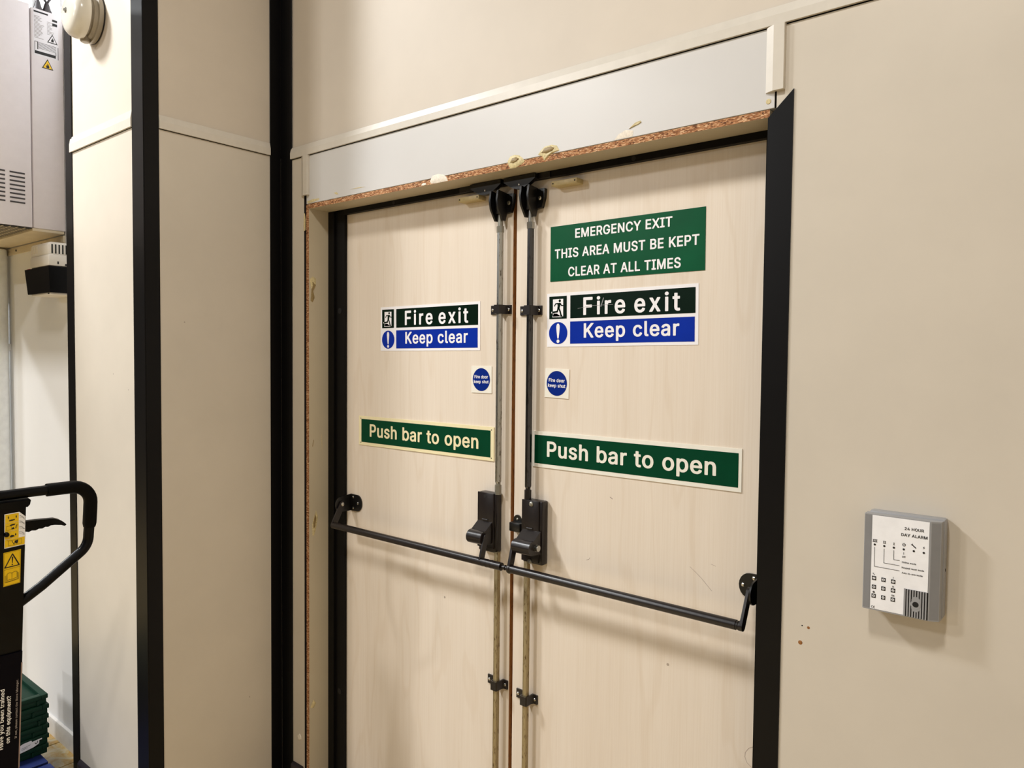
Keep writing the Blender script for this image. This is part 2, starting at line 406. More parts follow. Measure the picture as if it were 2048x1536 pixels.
# lettering: outlines of a plain bold grotesque alphabet (advance, then closed outlines, 500 units to the em)
GLYPHS = r'''
,94:19,-67 14,-64 12,-60 28,38 30,41 34,43 70,42 74,40 75,34 49,-62 46,-65 44,-67
-227:57,87 54,88 49,90 46,94 47,123 49,126 54,128 168,129 175,127 178,123 178,93 176,90 172,88
.94:47,-9 36,-8 25,0 20,10 18,21 20,32 27,43 37,49 49,50 58,48 70,41 76,32 78,20 76,10 68,-2 58,-8
0227:112,-10 86,-7 78,-4 57,7 38,27 24,56 19,75 14,100 14,130 14,154 19,179 25,198 39,227 57,247 78,258 85,261 114,265 141,261 148,258 169,247 188,227 202,198 208,179 212,154 214,126 208,75 202,56 188,27 170,7 145,-6|112,32 126,34 137,41 147,54 155,74 160,97 162,126 160,157 155,180 147,200 137,214 126,221 114,223 101,221 90,214 80,201 72,180 66,157 66,130 66,97 72,74 80,55 90,41 101,34
1227:38,-7 31,-5 28,-1 28,27 30,31 34,34 38,34 96,34 96,206 51,174 46,172 40,172 35,175 33,178 33,214 36,218 94,260 99,261 138,261 143,260 147,257 148,254 148,34 195,34 202,32 205,30 206,27 205,-1 202,-5 195,-7
2227:32,-7 25,-5 22,-1 22,24 22,27 108,117 132,144 145,166 149,176 150,185 148,198 144,207 138,214 130,218 121,222 110,223 102,222 93,219 79,205 76,194 74,180 71,176 64,174 30,174 24,178 22,182 25,204 32,222 47,242 67,254 87,262 108,265 116,265 137,262 158,254 177,242 192,224 198,206 202,186 199,170 195,158 190,144 177,125 162,107 93,35 198,34 203,32 205,29 205,-1 202,-5 195,-7
3227:108,-10 84,-8 64,-2 58,0 41,11 26,25 24,28 16,44 12,66 14,70 20,73 55,73 60,72 63,70 65,67 67,56 72,47 79,40 98,33 108,32 121,33 131,36 141,41 147,49 153,60 154,72 152,85 148,96 141,105 131,111 118,115 102,117 74,118 70,120 68,124 68,150 68,153 127,219 35,219 30,220 26,223 24,226 25,255 28,259 35,261 190,260 194,258 196,255 196,230 196,227 129,151 136,150 162,143 180,132 194,115 204,94 205,92 206,71 204,50 195,30 183,16 180,13 162,1 136,-8
4227:141,-7 134,-5 131,-1 130,46 20,46 16,46 12,49 10,53 10,79 11,82 113,256 116,259 123,261 158,261 164,257 165,252 68,88 130,88 130,159 131,162 134,164 138,166 171,166 174,166 179,163 182,159 182,88 210,88 215,85 218,81 218,53 215,49 210,46 207,46 182,46 182,0 180,-3 174,-7
5227:110,-10 85,-8 65,0 47,11 32,26 23,46 20,64 20,68 23,70 30,72 64,72 70,68 74,56 79,47 85,41 94,36 101,33 110,32 121,34 132,38 140,45 146,53 152,68 154,80 152,96 147,109 140,118 132,124 120,130 108,131 98,130 90,128 79,123 69,117 64,116 33,119 27,121 24,123 24,127 38,255 41,259 48,261 186,260 191,258 194,254 194,226 192,223 188,220 183,219 85,219 79,166 98,173 118,174 134,172 147,168 169,158 182,146 192,133 199,118 204,99 206,81 203,56 194,35 181,18 162,3 139,-7
6227:112,-10 88,-8 66,1 61,4 44,19 32,34 24,56 22,80 24,102 30,120 41,145 116,257 121,260 126,261 164,261 170,257 171,254 171,251 109,164 118,164 145,161 166,152 183,139 195,123 202,102 204,80 202,54 193,32 181,18 163,3 138,-8|111,31 123,32 132,36 140,44 147,53 151,63 154,78 152,93 147,105 140,114 132,121 123,124 114,126 100,124 94,121 86,114 79,105 75,94 72,80 75,64 79,53 86,44 94,36 103,32
7227:48,-7 44,-6 40,-4 38,-1 38,2 148,219 28,220 23,222 20,226 20,254 21,257 26,260 31,261 195,261 202,259 205,257 206,254 205,222 92,-2 89,-5 84,-7
8227:112,-10 85,-8 63,0 42,12 28,27 26,32 19,46 16,69 18,85 22,99 30,113 43,125 57,134 51,137 37,150 28,170 24,190 28,210 35,228 49,244 68,255 89,263 114,265 137,263 161,254 177,244 190,229 192,226 198,210 202,190 198,170 189,151 175,136 170,134 184,126 195,114 204,101 209,84 210,67 208,46 198,27 184,12 163,0 141,-8|111,32 126,33 135,36 145,41 151,49 157,59 158,68 156,82 151,91 145,100 134,106 126,109 115,111 102,110 92,106 81,100 75,91 70,82 68,70 70,57 74,49 81,42 91,36 100,33|111,152 123,153 131,156 137,161 144,168 148,178 150,188 148,198 144,208 138,214 132,219 123,222 114,223 103,222 95,219 88,215 82,207 78,198 76,188 78,178 82,168 87,162 98,155 103,153
9227:65,-7 62,-6 57,-4 55,-1 55,3 116,90 106,90 81,94 61,102 43,117 31,131 24,152 22,175 24,200 32,219 34,224 48,240 63,252 87,262 110,265 116,265 139,262 163,251 181,237 194,220 202,199 203,195 204,172 202,153 196,134 185,109 166,79 110,-3 107,-5 102,-7|111,129 123,130 132,134 141,141 147,149 148,152 152,162 154,174 152,188 147,201 141,211 132,218 123,222 114,223 100,220 94,218 86,211 79,202 75,191 74,178 74,162 79,150 86,141 94,134 103,130
?179:81,-9 68,-7 58,0 51,10 48,20 49,23 51,30 56,40 65,47 70,49 81,50 94,49 99,47 108,40 113,30 115,18 113,9 106,-1 95,-8|66,69 62,70 58,72 56,76 56,100 61,116 66,129 73,136 77,141 106,161 114,171 119,180 120,192 119,202 116,210 111,216 104,220 97,223 90,224 82,223 68,217 64,212 58,200 56,186 51,183 46,182 14,182 10,182 6,185 4,190 6,210 15,230 28,245 43,255 68,263 90,265 113,263 135,254 150,244 163,229 171,208 172,190 170,170 163,153 152,140 135,126 118,114 114,108 110,101 108,91 107,75 105,72 100,70 97,69
A240:8,-8 4,-7 -1,-5 -3,-1 -3,2 91,257 95,260 101,262 138,262 145,260 149,255 241,4 242,0 241,-3 237,-6 231,-8 198,-8 194,-7 189,-5 187,-1 164,64 76,64 53,-4 48,-7 43,-8|91,107 148,107 119,191
B228:30,-8 26,-7 21,-5 19,0 19,254 20,257 24,260 30,262 122,262 148,259 171,251 190,238 200,224 208,206 210,188 208,170 203,157 197,146 187,138 179,134 191,128 202,117 211,105 218,88 220,69 218,52 210,30 197,15 179,3 154,-5 124,-8|73,37 123,36 143,38 156,44 164,56 167,68 165,80 161,89 153,98 147,103 136,107 73,107|73,151 120,150 129,151 138,155 145,159 152,166 154,173 157,186 154,200 147,210 135,216 120,218 73,218
C255:132,-10 110,-9 88,-3 68,6 48,23 37,36 25,55 16,76 11,101 9,128 11,153 17,179 25,200 37,219 48,232 68,248 88,258 110,263 135,266 155,263 174,259 193,251 210,241 224,227 234,212 243,194 247,173 245,169 238,167 204,166 198,168 194,171 186,192 179,200 170,210 162,214 152,218 144,220 135,220 117,218 100,211 84,198 74,182 65,156 63,129 65,99 74,73 84,57 99,44 116,36 135,34 144,34 152,36 162,40 171,45 185,60 194,83 198,86 204,88 238,87 245,85 247,80 243,60 234,42 224,28 210,14 194,3 174,-5 156,-9
D251:30,-8 26,-7 21,-5 19,0 19,254 20,257 24,260 30,262 116,262 136,260 162,255 183,245 210,224 227,199 236,176 240,154 242,127 240,99 235,79 227,56 215,38 200,22 182,9 160,0 137,-5 110,-8|73,37 108,36 130,38 135,39 152,46 167,59 178,77 186,100 189,127 186,154 180,177 167,196 153,208 134,216 110,218 73,218
E209:30,-8 26,-7 21,-5 19,0 19,254 20,257 24,260 30,262 186,262 193,260 195,258 197,254 197,226 195,222 190,219 186,218 73,218 73,151 178,150 182,150 187,148 189,144 189,114 187,109 182,107 178,106 73,106 73,37 188,36 192,36 197,33 199,29 199,0 198,-3 194,-6 188,-8
F205:30,-8 26,-7 21,-5 19,0 19,254 20,257 24,260 30,262 185,262 192,260 194,258 196,254 196,226 194,222 190,219 185,218 73,218 73,147 173,146 178,146 182,144 184,140 184,110 180,105 173,104 73,103 73,-1 71,-5 64,-7
G260:132,-10 110,-9 87,-2 66,8 51,20 36,36 24,57 16,77 11,102 9,128 11,153 16,177 24,198 36,219 51,236 65,247 86,257 109,263 133,266 155,263 174,259 194,251 210,240 223,226 235,211 243,194 248,176 248,173 246,169 240,167 204,166 198,168 194,171 184,194 178,200 170,208 162,214 152,218 144,220 133,220 116,218 100,211 84,198 74,182 65,155 63,125 65,98 73,75 84,57 102,42 116,36 135,34 151,36 165,42 178,51 188,64 194,82 195,92 141,92 136,93 132,96 130,100 130,128 132,132 136,135 141,136 239,136 244,135 248,133 250,129 250,99 246,69 235,42 217,20 195,3 170,-6 164,-8
H258:30,-8 26,-7 21,-5 19,0 19,254 21,258 26,261 30,262 62,262 69,260 73,255 73,152 185,152 185,255 189,260 196,262 228,262 232,261 237,259 239,254 239,0 237,-4 232,-7 228,-8 196,-8 189,-6 185,-1 185,108 73,108 73,-1 71,-5 64,-7
I150:16,-8 9,-6 5,-1 5,29 7,33 14,36 48,37 48,218 16,218 12,219 7,221 5,226 5,255 9,260 16,262 135,262 141,260 144,258 146,254 146,226 144,222 138,219 102,218 102,37 135,36 140,36 144,34 146,29 146,-1 142,-6 135,-8
K233:30,-8 26,-7 21,-5 19,0 19,254 21,258 26,261 30,262 62,262 69,260 73,255 73,150 173,259 178,261 182,262 224,262 228,261 233,259 235,254 233,250 134,144 233,5 235,0 233,-4 228,-7 224,-8 186,-8 182,-7 177,-5 98,107 73,81 73,0 72,-3 69,-6 64,-7
L196:30,-8 26,-7 21,-5 19,0 19,254 21,259 28,261 64,261 71,259 73,254 73,37 181,36 186,36 190,34 192,30 192,0 190,-5 186,-7 181,-8
M314:30,-8 26,-7 21,-5 19,0 19,254 21,258 26,261 30,262 76,262 80,261 86,258 148,100 157,73 165,95 228,258 234,261 238,262 284,262 288,261 293,259 295,254 295,0 293,-4 288,-7 284,-8 252,-8 245,-6 241,-1 241,149 181,-3 178,-6 174,-7 143,-8 136,-6 132,-1 72,150 72,-1 70,-5 64,-7
N262:30,-8 26,-7 21,-5 19,0 19,254 21,258 26,261 30,262 68,262 74,260 78,257 181,96 189,82 188,255 192,260 199,262 232,262 236,261 241,259 243,254 243,0 241,-4 236,-7 232,-8 193,-8 187,-6 183,-3 92,140 73,172 73,-1 71,-5 64,-7
O267:130,-10 109,-9 86,-2 68,6 48,23 37,36 25,55 16,76 11,101 9,128 11,153 17,179 25,200 37,219 48,232 68,248 88,258 109,263 134,266 158,263 179,258 199,248 219,232 230,219 242,200 250,179 256,153 258,126 256,101 250,76 242,55 230,36 219,23 199,6 179,-3 158,-9|131,34 151,36 168,44 182,56 194,74 201,98 204,126 201,156 194,180 182,198 165,212 151,218 134,220 116,218 99,210 84,198 73,179 65,156 63,129 65,98 73,75 84,56 102,42 116,36
P222:30,-8 26,-7 21,-5 19,0 19,254 20,257 24,260 30,262 119,262 147,259 173,250 191,236 204,219 213,196 215,175 213,154 205,130 193,113 190,110 173,98 151,90 146,88 119,86 73,85 73,-1 71,-5 64,-7|73,129 116,128 130,130 142,134 150,140 157,152 160,162 161,176 160,188 157,198 150,207 142,213 130,217 116,218 73,218
R224:30,-8 26,-7 21,-5 19,0 19,254 20,257 24,260 30,262 120,262 148,259 174,250 191,237 205,220 213,200 216,175 213,152 205,133 191,115 170,102 223,4 225,0 224,-3 220,-6 214,-8 177,-8 170,-6 166,-2 116,91 73,92 73,-1 71,-5 64,-7|73,136 132,136 142,139 151,145 157,153 160,164 162,176 160,188 157,199 150,207 142,214 130,217 116,218 73,218
S223:110,-12 81,-9 58,-1 38,10 22,27 12,46 8,68 10,73 16,75 52,76 56,75 62,71 66,56 72,47 79,40 88,36 100,33 110,32 125,33 137,36 149,44 155,50 159,56 160,60 162,70 160,78 157,85 150,91 141,96 84,114 57,124 33,142 19,162 15,186 18,208 28,228 42,243 64,256 87,263 115,266 142,263 164,255 183,243 199,228 205,215 208,208 211,188 209,184 202,182 169,182 164,182 159,185 153,203 143,214 130,220 113,222 103,221 87,216 81,213 74,206 70,198 69,189 70,178 72,175 74,171 81,166 91,160 161,139 175,132 188,124 199,113 208,100 213,86 215,68 212,48 204,32 202,28 188,12 168,-1 144,-9
T224:96,-8 92,-7 87,-5 85,0 85,218 16,218 10,220 7,222 5,226 5,255 9,260 16,262 208,262 214,260 217,258 219,254 219,226 217,222 215,220 208,218 139,218 139,-1 137,-5 130,-7
U259:128,-12 98,-8 69,3 49,17 33,36 23,58 19,86 19,255 23,260 30,262 64,261 71,259 73,255 73,88 75,74 80,59 89,48 100,40 113,35 130,34 146,35 159,40 169,48 178,59 183,74 185,88 185,255 187,259 194,261 229,262 234,261 238,258 240,254 240,86 237,60 225,36 209,17 189,2 160,-8
X237:9,-8 4,-7 0,-4 -2,0 -1,3 88,130 5,251 4,254 6,258 10,261 15,262 52,262 56,261 61,259 110,187 119,172 138,202 178,259 182,261 187,262 223,262 228,261 232,259 234,255 233,251 150,131 238,3 239,0 237,-4 232,-7 228,-8 191,-8 186,-7 182,-5 138,59 119,88 55,-5 50,-7 46,-8
Y236:102,-8 98,-7 93,-5 91,0 91,102 -1,249 -3,252 -3,255 1,260 8,262 46,262 50,261 55,259 118,154 131,177 182,259 186,261 191,262 228,262 234,260 237,259 239,255 238,251 145,102 145,-1 143,-5 136,-7
a195:78,-11 60,-10 42,-4 26,6 15,18 8,34 6,38 4,55 7,70 12,83 19,93 31,102 45,108 59,112 86,117 114,120 124,122 128,128 126,139 119,152 114,155 109,157 99,158 88,157 81,155 68,146 58,133 52,130 46,130 16,140 11,143 10,148 20,165 29,175 32,179 48,188 62,194 79,198 98,199 122,197 136,192 151,185 160,177 171,163 177,146 178,128 178,-1 176,-4 170,-7 138,-7 134,-6 130,-4 128,-1 127,2 113,-5 99,-10|84,30 98,31 108,35 116,41 122,49 126,58 128,68 127,83 92,78 72,73 65,70 61,67 57,60 56,53 57,45 60,39 64,35 70,32
b212:113,-11 96,-10 92,-8 78,-3 67,5 66,-1 65,-3 58,-7 24,-7 18,-4 16,-1 16,254 17,257 21,260 26,261 57,261 62,260 67,257 68,254 68,184 81,192 95,198 116,199 141,196 164,185 180,172 183,168 195,148 203,124 206,92 203,64 195,39 183,20 165,3 141,-8|110,30 121,32 132,38 140,47 148,60 152,76 154,93 152,114 148,129 141,142 132,151 122,156 110,158 98,156 96,155 88,151 80,142 72,129 68,112 66,96 69,74 73,60 80,46 88,37 99,32
c198:103,-11 75,-8 54,2 50,4 31,20 18,42 10,64 6,95 10,124 18,147 31,168 50,185 73,195 78,196 105,199 134,196 147,190 161,182 180,164 186,151 191,140 191,137 189,134 184,131 154,124 148,124 142,128 135,142 127,150 117,156 103,158 90,156 80,150 72,141 64,128 60,111 58,95 60,76 64,61 72,47 80,38 88,34 91,32 104,30 117,32 127,38 136,47 143,62 150,66 155,66 186,57 190,54 191,51 187,38 180,24 170,14 161,7 147,-2 133,-7 120,-10
d212:97,-11 71,-8 48,3 30,20 17,39 10,64 6,93 10,124 17,148 30,169 34,172 48,185 71,196 97,199 117,198 131,192 144,184 144,254 145,257 150,260 155,261 186,261 191,260 195,257 196,254 196,-1 194,-4 188,-7 154,-7 147,-3 146,-1 145,5 134,-3 118,-10|102,30 114,32 123,36 132,46 140,60 144,76 146,94 144,112 140,129 132,142 124,151 114,156 102,158 90,156 80,151 72,142 64,129 60,112 58,96 60,76 64,60 71,47 82,37 91,32
e202:105,-11 77,-8 53,2 50,4 31,20 18,41 10,64 6,92 10,123 18,146 30,168 50,185 72,194 76,196 102,199 121,198 138,193 155,185 170,173 180,160 189,142 194,121 196,98 196,84 194,81 188,78 60,78 60,70 65,55 72,45 83,36 94,32 107,30 122,32 134,40 139,46 144,56 150,60 156,60 184,52 189,50 192,48 192,44 187,29 178,17 164,6 146,-4 129,-10|60,117 143,118 139,132 132,144 123,152 121,153 114,156 103,158 91,156 81,152 72,145 64,133
f127:40,-7 36,-6 32,-4 30,0 30,157 3,157 0,158 -5,160 -8,164 -7,191 -5,194 0,197 29,197 30,217 32,232 39,247 51,258 63,265 77,271 95,272 115,270 128,265 131,261 131,257 124,231 119,228 114,227 98,230 90,229 86,226 82,219 82,197 114,197 119,196 123,193 124,190 124,164 122,160 116,157 82,157 81,-1 79,-4 74,-7
g213:101,-82 81,-81 64,-77 45,-68 33,-60 23,-49 15,-38 15,-34 19,-29 41,-16 46,-14 51,-13 54,-14 59,-16 70,-30 76,-35 84,-38 92,-41 102,-42 120,-40 133,-33 142,-21 146,-3 146,11 131,2 118,-2 94,-5 72,-2 51,7 48,9 30,24 18,44 9,70 6,97 10,125 16,147 30,169 48,184 72,196 97,199 117,198 132,192 146,183 147,193 150,195 154,196 190,196 194,194 196,190 196,-5 193,-28 184,-49 169,-64 148,-75 128,-80|102,37 114,38 124,43 133,50 140,63 144,78 146,94 144,114 140,130 133,143 124,151 116,156 102,158 90,156 88,155 80,151 72,142 64,129 60,114 58,97 60,79 64,63 71,51 80,43 83,42 90,38
h205:26,-7 22,-6 18,-4 16,0 16,254 18,258 24,261 60,261 65,258 68,254 68,185 92,196 114,199 135,197 156,189 167,180 171,177 180,161 187,144 190,121 190,0 187,-4 182,-6 179,-7 146,-7 141,-5 138,-3 138,0 138,118 135,134 127,148 117,155 104,158 96,156 87,154 79,147 73,139 68,128 68,115 67,-1 65,-4 60,-7
i83:26,-7 22,-6 18,-4 16,0 16,190 18,194 24,197 60,197 65,194 68,190 68,0 65,-4 60,-7|42,214 29,217 19,222 12,232 10,243 12,250 19,261 29,266 42,269 55,266 65,261 72,250 74,241 72,232 65,222 55,217
k190:26,-7 22,-6 18,-4 16,0 16,254 18,258 24,261 60,261 65,258 68,254 68,127 135,195 142,197 180,197 185,196 190,193 190,190 189,186 112,108 195,4 196,0 196,-3 193,-5 186,-7 147,-7 140,-5 76,76 68,68 68,0 67,-3 64,-5 60,-7
l95:70,-8 46,-4 30,5 27,8 18,24 16,42 16,254 18,258 24,261 60,261 65,258 67,255 68,48 68,40 70,34 71,33 88,34 94,30 96,28 100,2 98,-3 94,-6
m305:26,-7 22,-6 18,-4 16,0 16,190 18,194 22,196 26,197 58,197 65,193 66,191 67,186 81,194 94,198 113,200 131,197 137,195 152,185 159,175 170,185 185,193 201,199 219,200 237,198 254,192 271,180 280,167 286,151 288,129 288,0 286,-4 282,-6 278,-7 248,-7 241,-5 238,-1 238,128 235,142 227,152 219,156 209,158 200,157 193,154 188,149 183,143 179,134 178,125 178,-1 175,-5 168,-7 137,-7 134,-6 129,-4 126,0 126,130 124,142 118,152 110,156 99,158 92,157 86,155 78,150 73,143 68,131 68,120 67,-1 65,-4 60,-7
n205:26,-7 22,-6 18,-4 16,0 16,190 16,193 19,195 24,197 58,197 63,195 66,193 67,184 72,188 90,196 115,199 136,196 155,189 170,177 179,164 186,142 190,121 190,0 189,-3 184,-6 179,-7 146,-7 141,-5 138,-3 138,0 138,118 135,134 127,148 117,155 104,158 96,156 87,154 79,147 73,139 68,128 68,115 67,-1 65,-4 60,-7
o208:103,-11 75,-8 54,2 50,4 31,20 18,42 10,64 6,95 10,124 18,147 31,168 50,185 73,195 105,199 132,196 154,186 157,184 177,168 190,148 198,124 202,93 199,68 196,59 190,40 177,20 157,3 134,-6 130,-8|103,30 117,32 127,38 137,47 144,61 148,76 150,93 148,110 144,127 137,141 127,150 117,156 104,158 90,155 80,150 72,141 64,127 60,111 58,95 60,76 64,61 72,47 80,38 88,34 91,32
p212:26,-78 22,-78 18,-75 16,-71 16,191 18,194 24,197 58,197 63,195 66,193 67,183 78,191 95,198 116,199 142,195 164,185 180,172 183,168 195,148 203,124 206,96 203,64 195,40 183,20 165,4 141,-8 116,-11 96,-10 81,-4 68,4 68,-71 67,-74 64,-76 60,-78|110,30 121,32 132,38 140,47 148,60 152,72 153,78 154,93 152,114 148,129 141,142 132,151 122,156 110,158 98,156 96,155 88,151 80,142 72,129 68,112 66,96 69,74 73,60 80,46 88,37 99,32
q212:155,-78 152,-78 147,-75 144,-71 144,4 131,-4 117,-10 97,-11 71,-8 48,4 30,20 16,42 10,64 6,95 10,124 17,148 30,169 34,172 48,185 71,196 97,199 117,198 134,191 145,183 146,193 149,195 154,197 188,197 194,194 196,191 196,-71 194,-75 188,-78|102,30 114,32 123,36 132,46 140,60 144,76 146,94 144,112 140,129 132,142 124,151 114,156 102,158 90,156 80,151 72,142 64,129 60,112 58,96 60,76 64,60 71,47 82,37 91,32
r130:26,-7 22,-6 18,-4 16,0 16,191 18,194 24,197 56,197 60,196 64,194 66,191 67,187 72,190 88,197 106,199 122,199 127,198 131,195 132,192 132,161 131,158 124,154 104,156 95,154 86,152 78,147 73,139 68,129 68,120 67,-1 65,-4 60,-7
s182:89,-11 68,-10 51,-4 34,5 21,16 13,29 8,45 8,48 10,51 15,54 44,60 50,60 56,56 63,43 69,35 79,32 91,30 104,32 115,36 122,44 123,52 121,59 118,64 111,68 100,72 72,78 47,87 28,99 17,118 12,138 16,154 23,169 36,182 53,191 71,197 93,199 115,198 132,192 148,184 159,173 167,161 172,146 171,142 164,138 137,132 132,132 125,136 119,146 113,153 106,158 94,159 82,158 72,153 67,147 64,139 66,132 70,126 78,122 91,117 118,112 142,103 161,91 172,72 176,52 172,33 165,20 153,7 138,-2 132,-4 115,-9
t114:83,-9 60,-6 54,-4 38,6 26,23 22,46 22,157 0,157 -5,160 -7,163 -7,191 -5,194 0,197 21,197 22,237 24,240 30,243 63,243 70,241 73,239 74,236 74,197 104,197 110,194 112,191 112,164 110,160 106,158 102,157 74,157 74,48 74,40 77,35 80,32 85,32 101,34 104,34 109,31 112,28 118,1 115,-3 110,-6 99,-8
u205:90,-10 69,-8 52,-1 48,1 34,12 25,26 18,45 16,68 16,191 19,195 26,197 60,197 64,195 67,193 68,190 68,72 70,54 78,40 87,34 101,32 109,34 118,36 125,42 132,50 136,62 138,75 138,190 138,193 143,196 148,197 179,197 184,196 188,193 190,190 189,-1 187,-4 182,-7 146,-7 140,-3 139,-1 138,5 133,2 115,-6
v195:81,-7 74,-5 70,-1 -1,187 -1,190 -1,193 4,196 9,197 44,197 51,193 92,82 97,66 143,193 147,196 152,197 186,197 193,195 196,191 196,187 123,-2 120,-5 116,-7
x189:10,-7 6,-6 2,-4 0,-1 0,3 66,98 4,187 4,190 5,193 9,196 14,197 50,197 57,195 61,191 96,136 130,191 134,195 141,197 176,197 180,196 184,194 186,191 186,187 124,96 189,3 189,0 188,-3 184,-6 179,-7 143,-7 136,-5 132,-1 94,58 82,37 54,-4 50,-6 46,-7
y195:44,-80 28,-78 18,-75 14,-72 14,-67 20,-42 23,-39 28,-36 50,-37 53,-36 56,-33 61,-26 70,-1 -1,187 -1,190 -1,193 4,196 9,197 44,197 51,193 92,82 97,66 102,82 144,193 148,196 153,197 186,197 193,195 196,191 196,187 112,-30 106,-46 98,-57 88,-67 78,-73 61,-78
'''
GL = {}
for ln in GLYPHS.strip('\n').split('\n'):
    h, b = ln[1:].split(':', 1)
    GL[ln[0]] = (int(h), [[tuple(int(k) for k in q.split(',')) for q in lp.split(' ')] for lp in b.split('|')])

def fill2d(glyphs):
    # glyphs: [(x offset in em, char)] -> (verts, tris)
    cu = bpy.data.curves.new('lettering', 'CURVE'); cu.dimensions = '2D'; cu.fill_mode = 'BOTH'
    for x, ch in glyphs:
        for lp in GL[ch][1]:
            sp = cu.splines.new('POLY'); sp.points.add(len(lp) - 1); sp.use_cyclic_u = True
            for pt, (a, b) in zip(sp.points, lp): pt.co = (x + a / 500, b / 500, 0, 1)
    o = bpy.data.objects.new('lettering', cu); COL.objects.link(o)
    dg = bpy.context.evaluated_depsgraph_get(); me = bpy.data.meshes.new_from_object(o.evaluated_get(dg))
    vs = [(q.co.x, q.co.y) for q in me.vertices]; fs = [tuple(p.vertices) for p in me.polygons]
    if sum(p.normal.z for p in me.polygons) < 0: fs = [f[::-1] for f in fs]
    bpy.data.objects.remove(o); bpy.data.curves.remove(cu); bpy.data.meshes.remove(me)
    return vs, fs

def text2d(body, w, cap, track=0.0, space=120):
    # returns one (verts, tris) per word; ink of the whole line starts at u = 0 and is w wide, baseline v = 0, capital height cap
    x = 0.0; words = [[]]
    for ch in body:
        if ch == ' ': x += (space + track) / 500; words.append([]); continue
        words[-1].append((x, ch)); x += (GL[ch][0] + 14 + track) / 500
    ms = [fill2d(g) for g in words if g]
    x0 = min(q[0] for m in ms for q in m[0]); x1 = max(q[0] for m in ms for q in m[0])
    sy = cap / 0.538; sx = w / (x1 - x0) if w else sy
    return [([((a - x0) * sx, (b + 0.015) * sy) for a, b in m[0]], m[1]) for m in ms]


# ================================================================ STRUCTURE
YD = 0.10          # face of the door leaves; wall panels have their face at y = 0
ZT = 4.2
# ---- floor with separate tiles
fl = struct(obj('floor', MB().box(-7, 1.25, -5.5, 0.3, -0.06, -0.012), 'grout', base=(0, 0, 0)), 'mottled ochre tiled floor with dark grout')
tile_mesh = None
TS = 0.205
for i in range(24):
    for j in range(12):
        x = -4.315 + i * TS; y = -0.392 - (j + 1) * TS
        if tile_mesh is None:
            o = obj('tile', MB().box(0.0025, TS - 0.0025, 0.0025, TS - 0.0025, -0.012, 0.0, 0.0012, seg=1), 'tile', fl)
            tile_mesh = o.data
        else:
            o = bpy.data.objects.new('tile', tile_mesh); COL.objects.link(o); o.parent = fl
        o.location = (x, y, 0)

tf = part('tile_field', MB().box(-7, -4.315, -5.5, -0.392, -0.012, 0.0).box(-4.315, 1.25, -5.5, -2.852, -0.012, 0.0).box(0.605, 1.25, -2.852, -0.392, -0.012, 0.0).box(-2.312, 1.25, -0.392, 0.0, -0.012, 0.0), 'tile_far', fl)
tf['kind'] = 'stuff'

# ---- back wall: dark stud core with a door opening, clad with separate panels
OX0, OX1, OZ = -2.166, -0.549, 2.113
core = MB().box(-2.30, OX0, 0.022, 0.20, 0, ZT).box(OX1, 1.25, 0.022, 0.20, 0, ZT).box(OX0, OX1, 0.022, 0.20, OZ, ZT)
wb = struct(obj('wall_back', core, 'core', base=(-1.35, 0.1, 0)), 'beige panelled wall around the double fire doors')
part('upper_panel', MB().box(-2.312, 1.25, 0.003, 0.022, 2.290, ZT), 'upper', wb, 'cream upper wall above the pale rail')
hp_ = part('header_panel', MB().box(-2.164, -0.5545, 0.0, 0.022, 2.1135, 2.2765, 0.0006, seg=1), ('header', 'core'), wb, 'pale header panel above the doors, chipped lower edge')
for p in hp_.data.polygons:
    if p.normal.x > 0.9: p.material_index = 1  # raw cut edge, coloured dark for the shade inside the joint
sp_ = part('side_panel', MB().box(-2.312, -2.1785, 0.0, 0.022, 0.0, 2.2765, 0.0006, seg=1), ('lower', 'core'), wb, 'narrow beige panel left of the doors')
for p in sp_.data.polygons:
    if p.normal.x > 0.9: p.material_index = 1  # same dark edge colour, standing in for shade in the gap
part('side_panel', MB().box(-0.5505, 1.25, 0.0, 0.022, 0.0, 2.2765, 0.0006, seg=1), 'lower', wb, 'wide beige panel right of the doors')
def lining(name, x0, x1, z0, z1, label):
    o = part(name, MB().box(x0, x1, 0.0, 0.0815, z0, z1), ('lining', 'chip'), wb, label, smooth=0)
    for p in o.data.polygons:
        if abs(p.normal.y) > 0.9 and p.center.y + origin(o).y < 0.02: p.material_index = 1
    return o
head_l = lining('head_lining', -2.1495, -0.5640, 2.0965, 2.1120, 'head lining board with raw chipboard front edge')
jamb_l = lining('jamb_lining', -2.1655, -2.1500, 0.0, 2.1110, 'left lining board with raw chipboard front edge')
lining('jamb_lining', -0.5640, -0.5510, 0.0, 2.0960, 'right lining board')

# dried adhesive and filler left on the header and the left lining
def blob(name, outline, sh, t, mat, parent):
    n = len(outline); m = MB()
    cu = sum(p[0] for p in outline) / n; cv = sum(p[1] for p in outline) / n
    v = [sh.p(u, w, 0.0) for u, w in outline] + [sh.p(cu + (u - cu) * 0.8, cv + (w - cv) * 0.8, t * random.uniform(0.6, 1.0)) for u, w in outline] + [sh.p(cu, cv, t * 0.35)]
    f = [(i, (i + 1) % n, n + (i + 1) % n, n + i) for i in range(n)] + [(n + i, n + (i + 1) % n, 2 * n) for i in range(n)] + [tuple(range(n - 1, -1, -1))]
    m.add(v, f); return part(name, m, mat, parent, smooth=50)
def ragged(cu, cv, ru, rv, n=18, j=0.22):
    return [(cu + ru * math.cos(2 * math.pi * i / n) * random.uniform(1 - j, 1 + j), cv + rv * math.sin(2 * math.pi * i / n) * random.uniform(1 - j, 1 + j)) for i in range(n)]
hs = Sheet((0, -0.0003, 0), (1, 0, 0), (0, 0, 1))
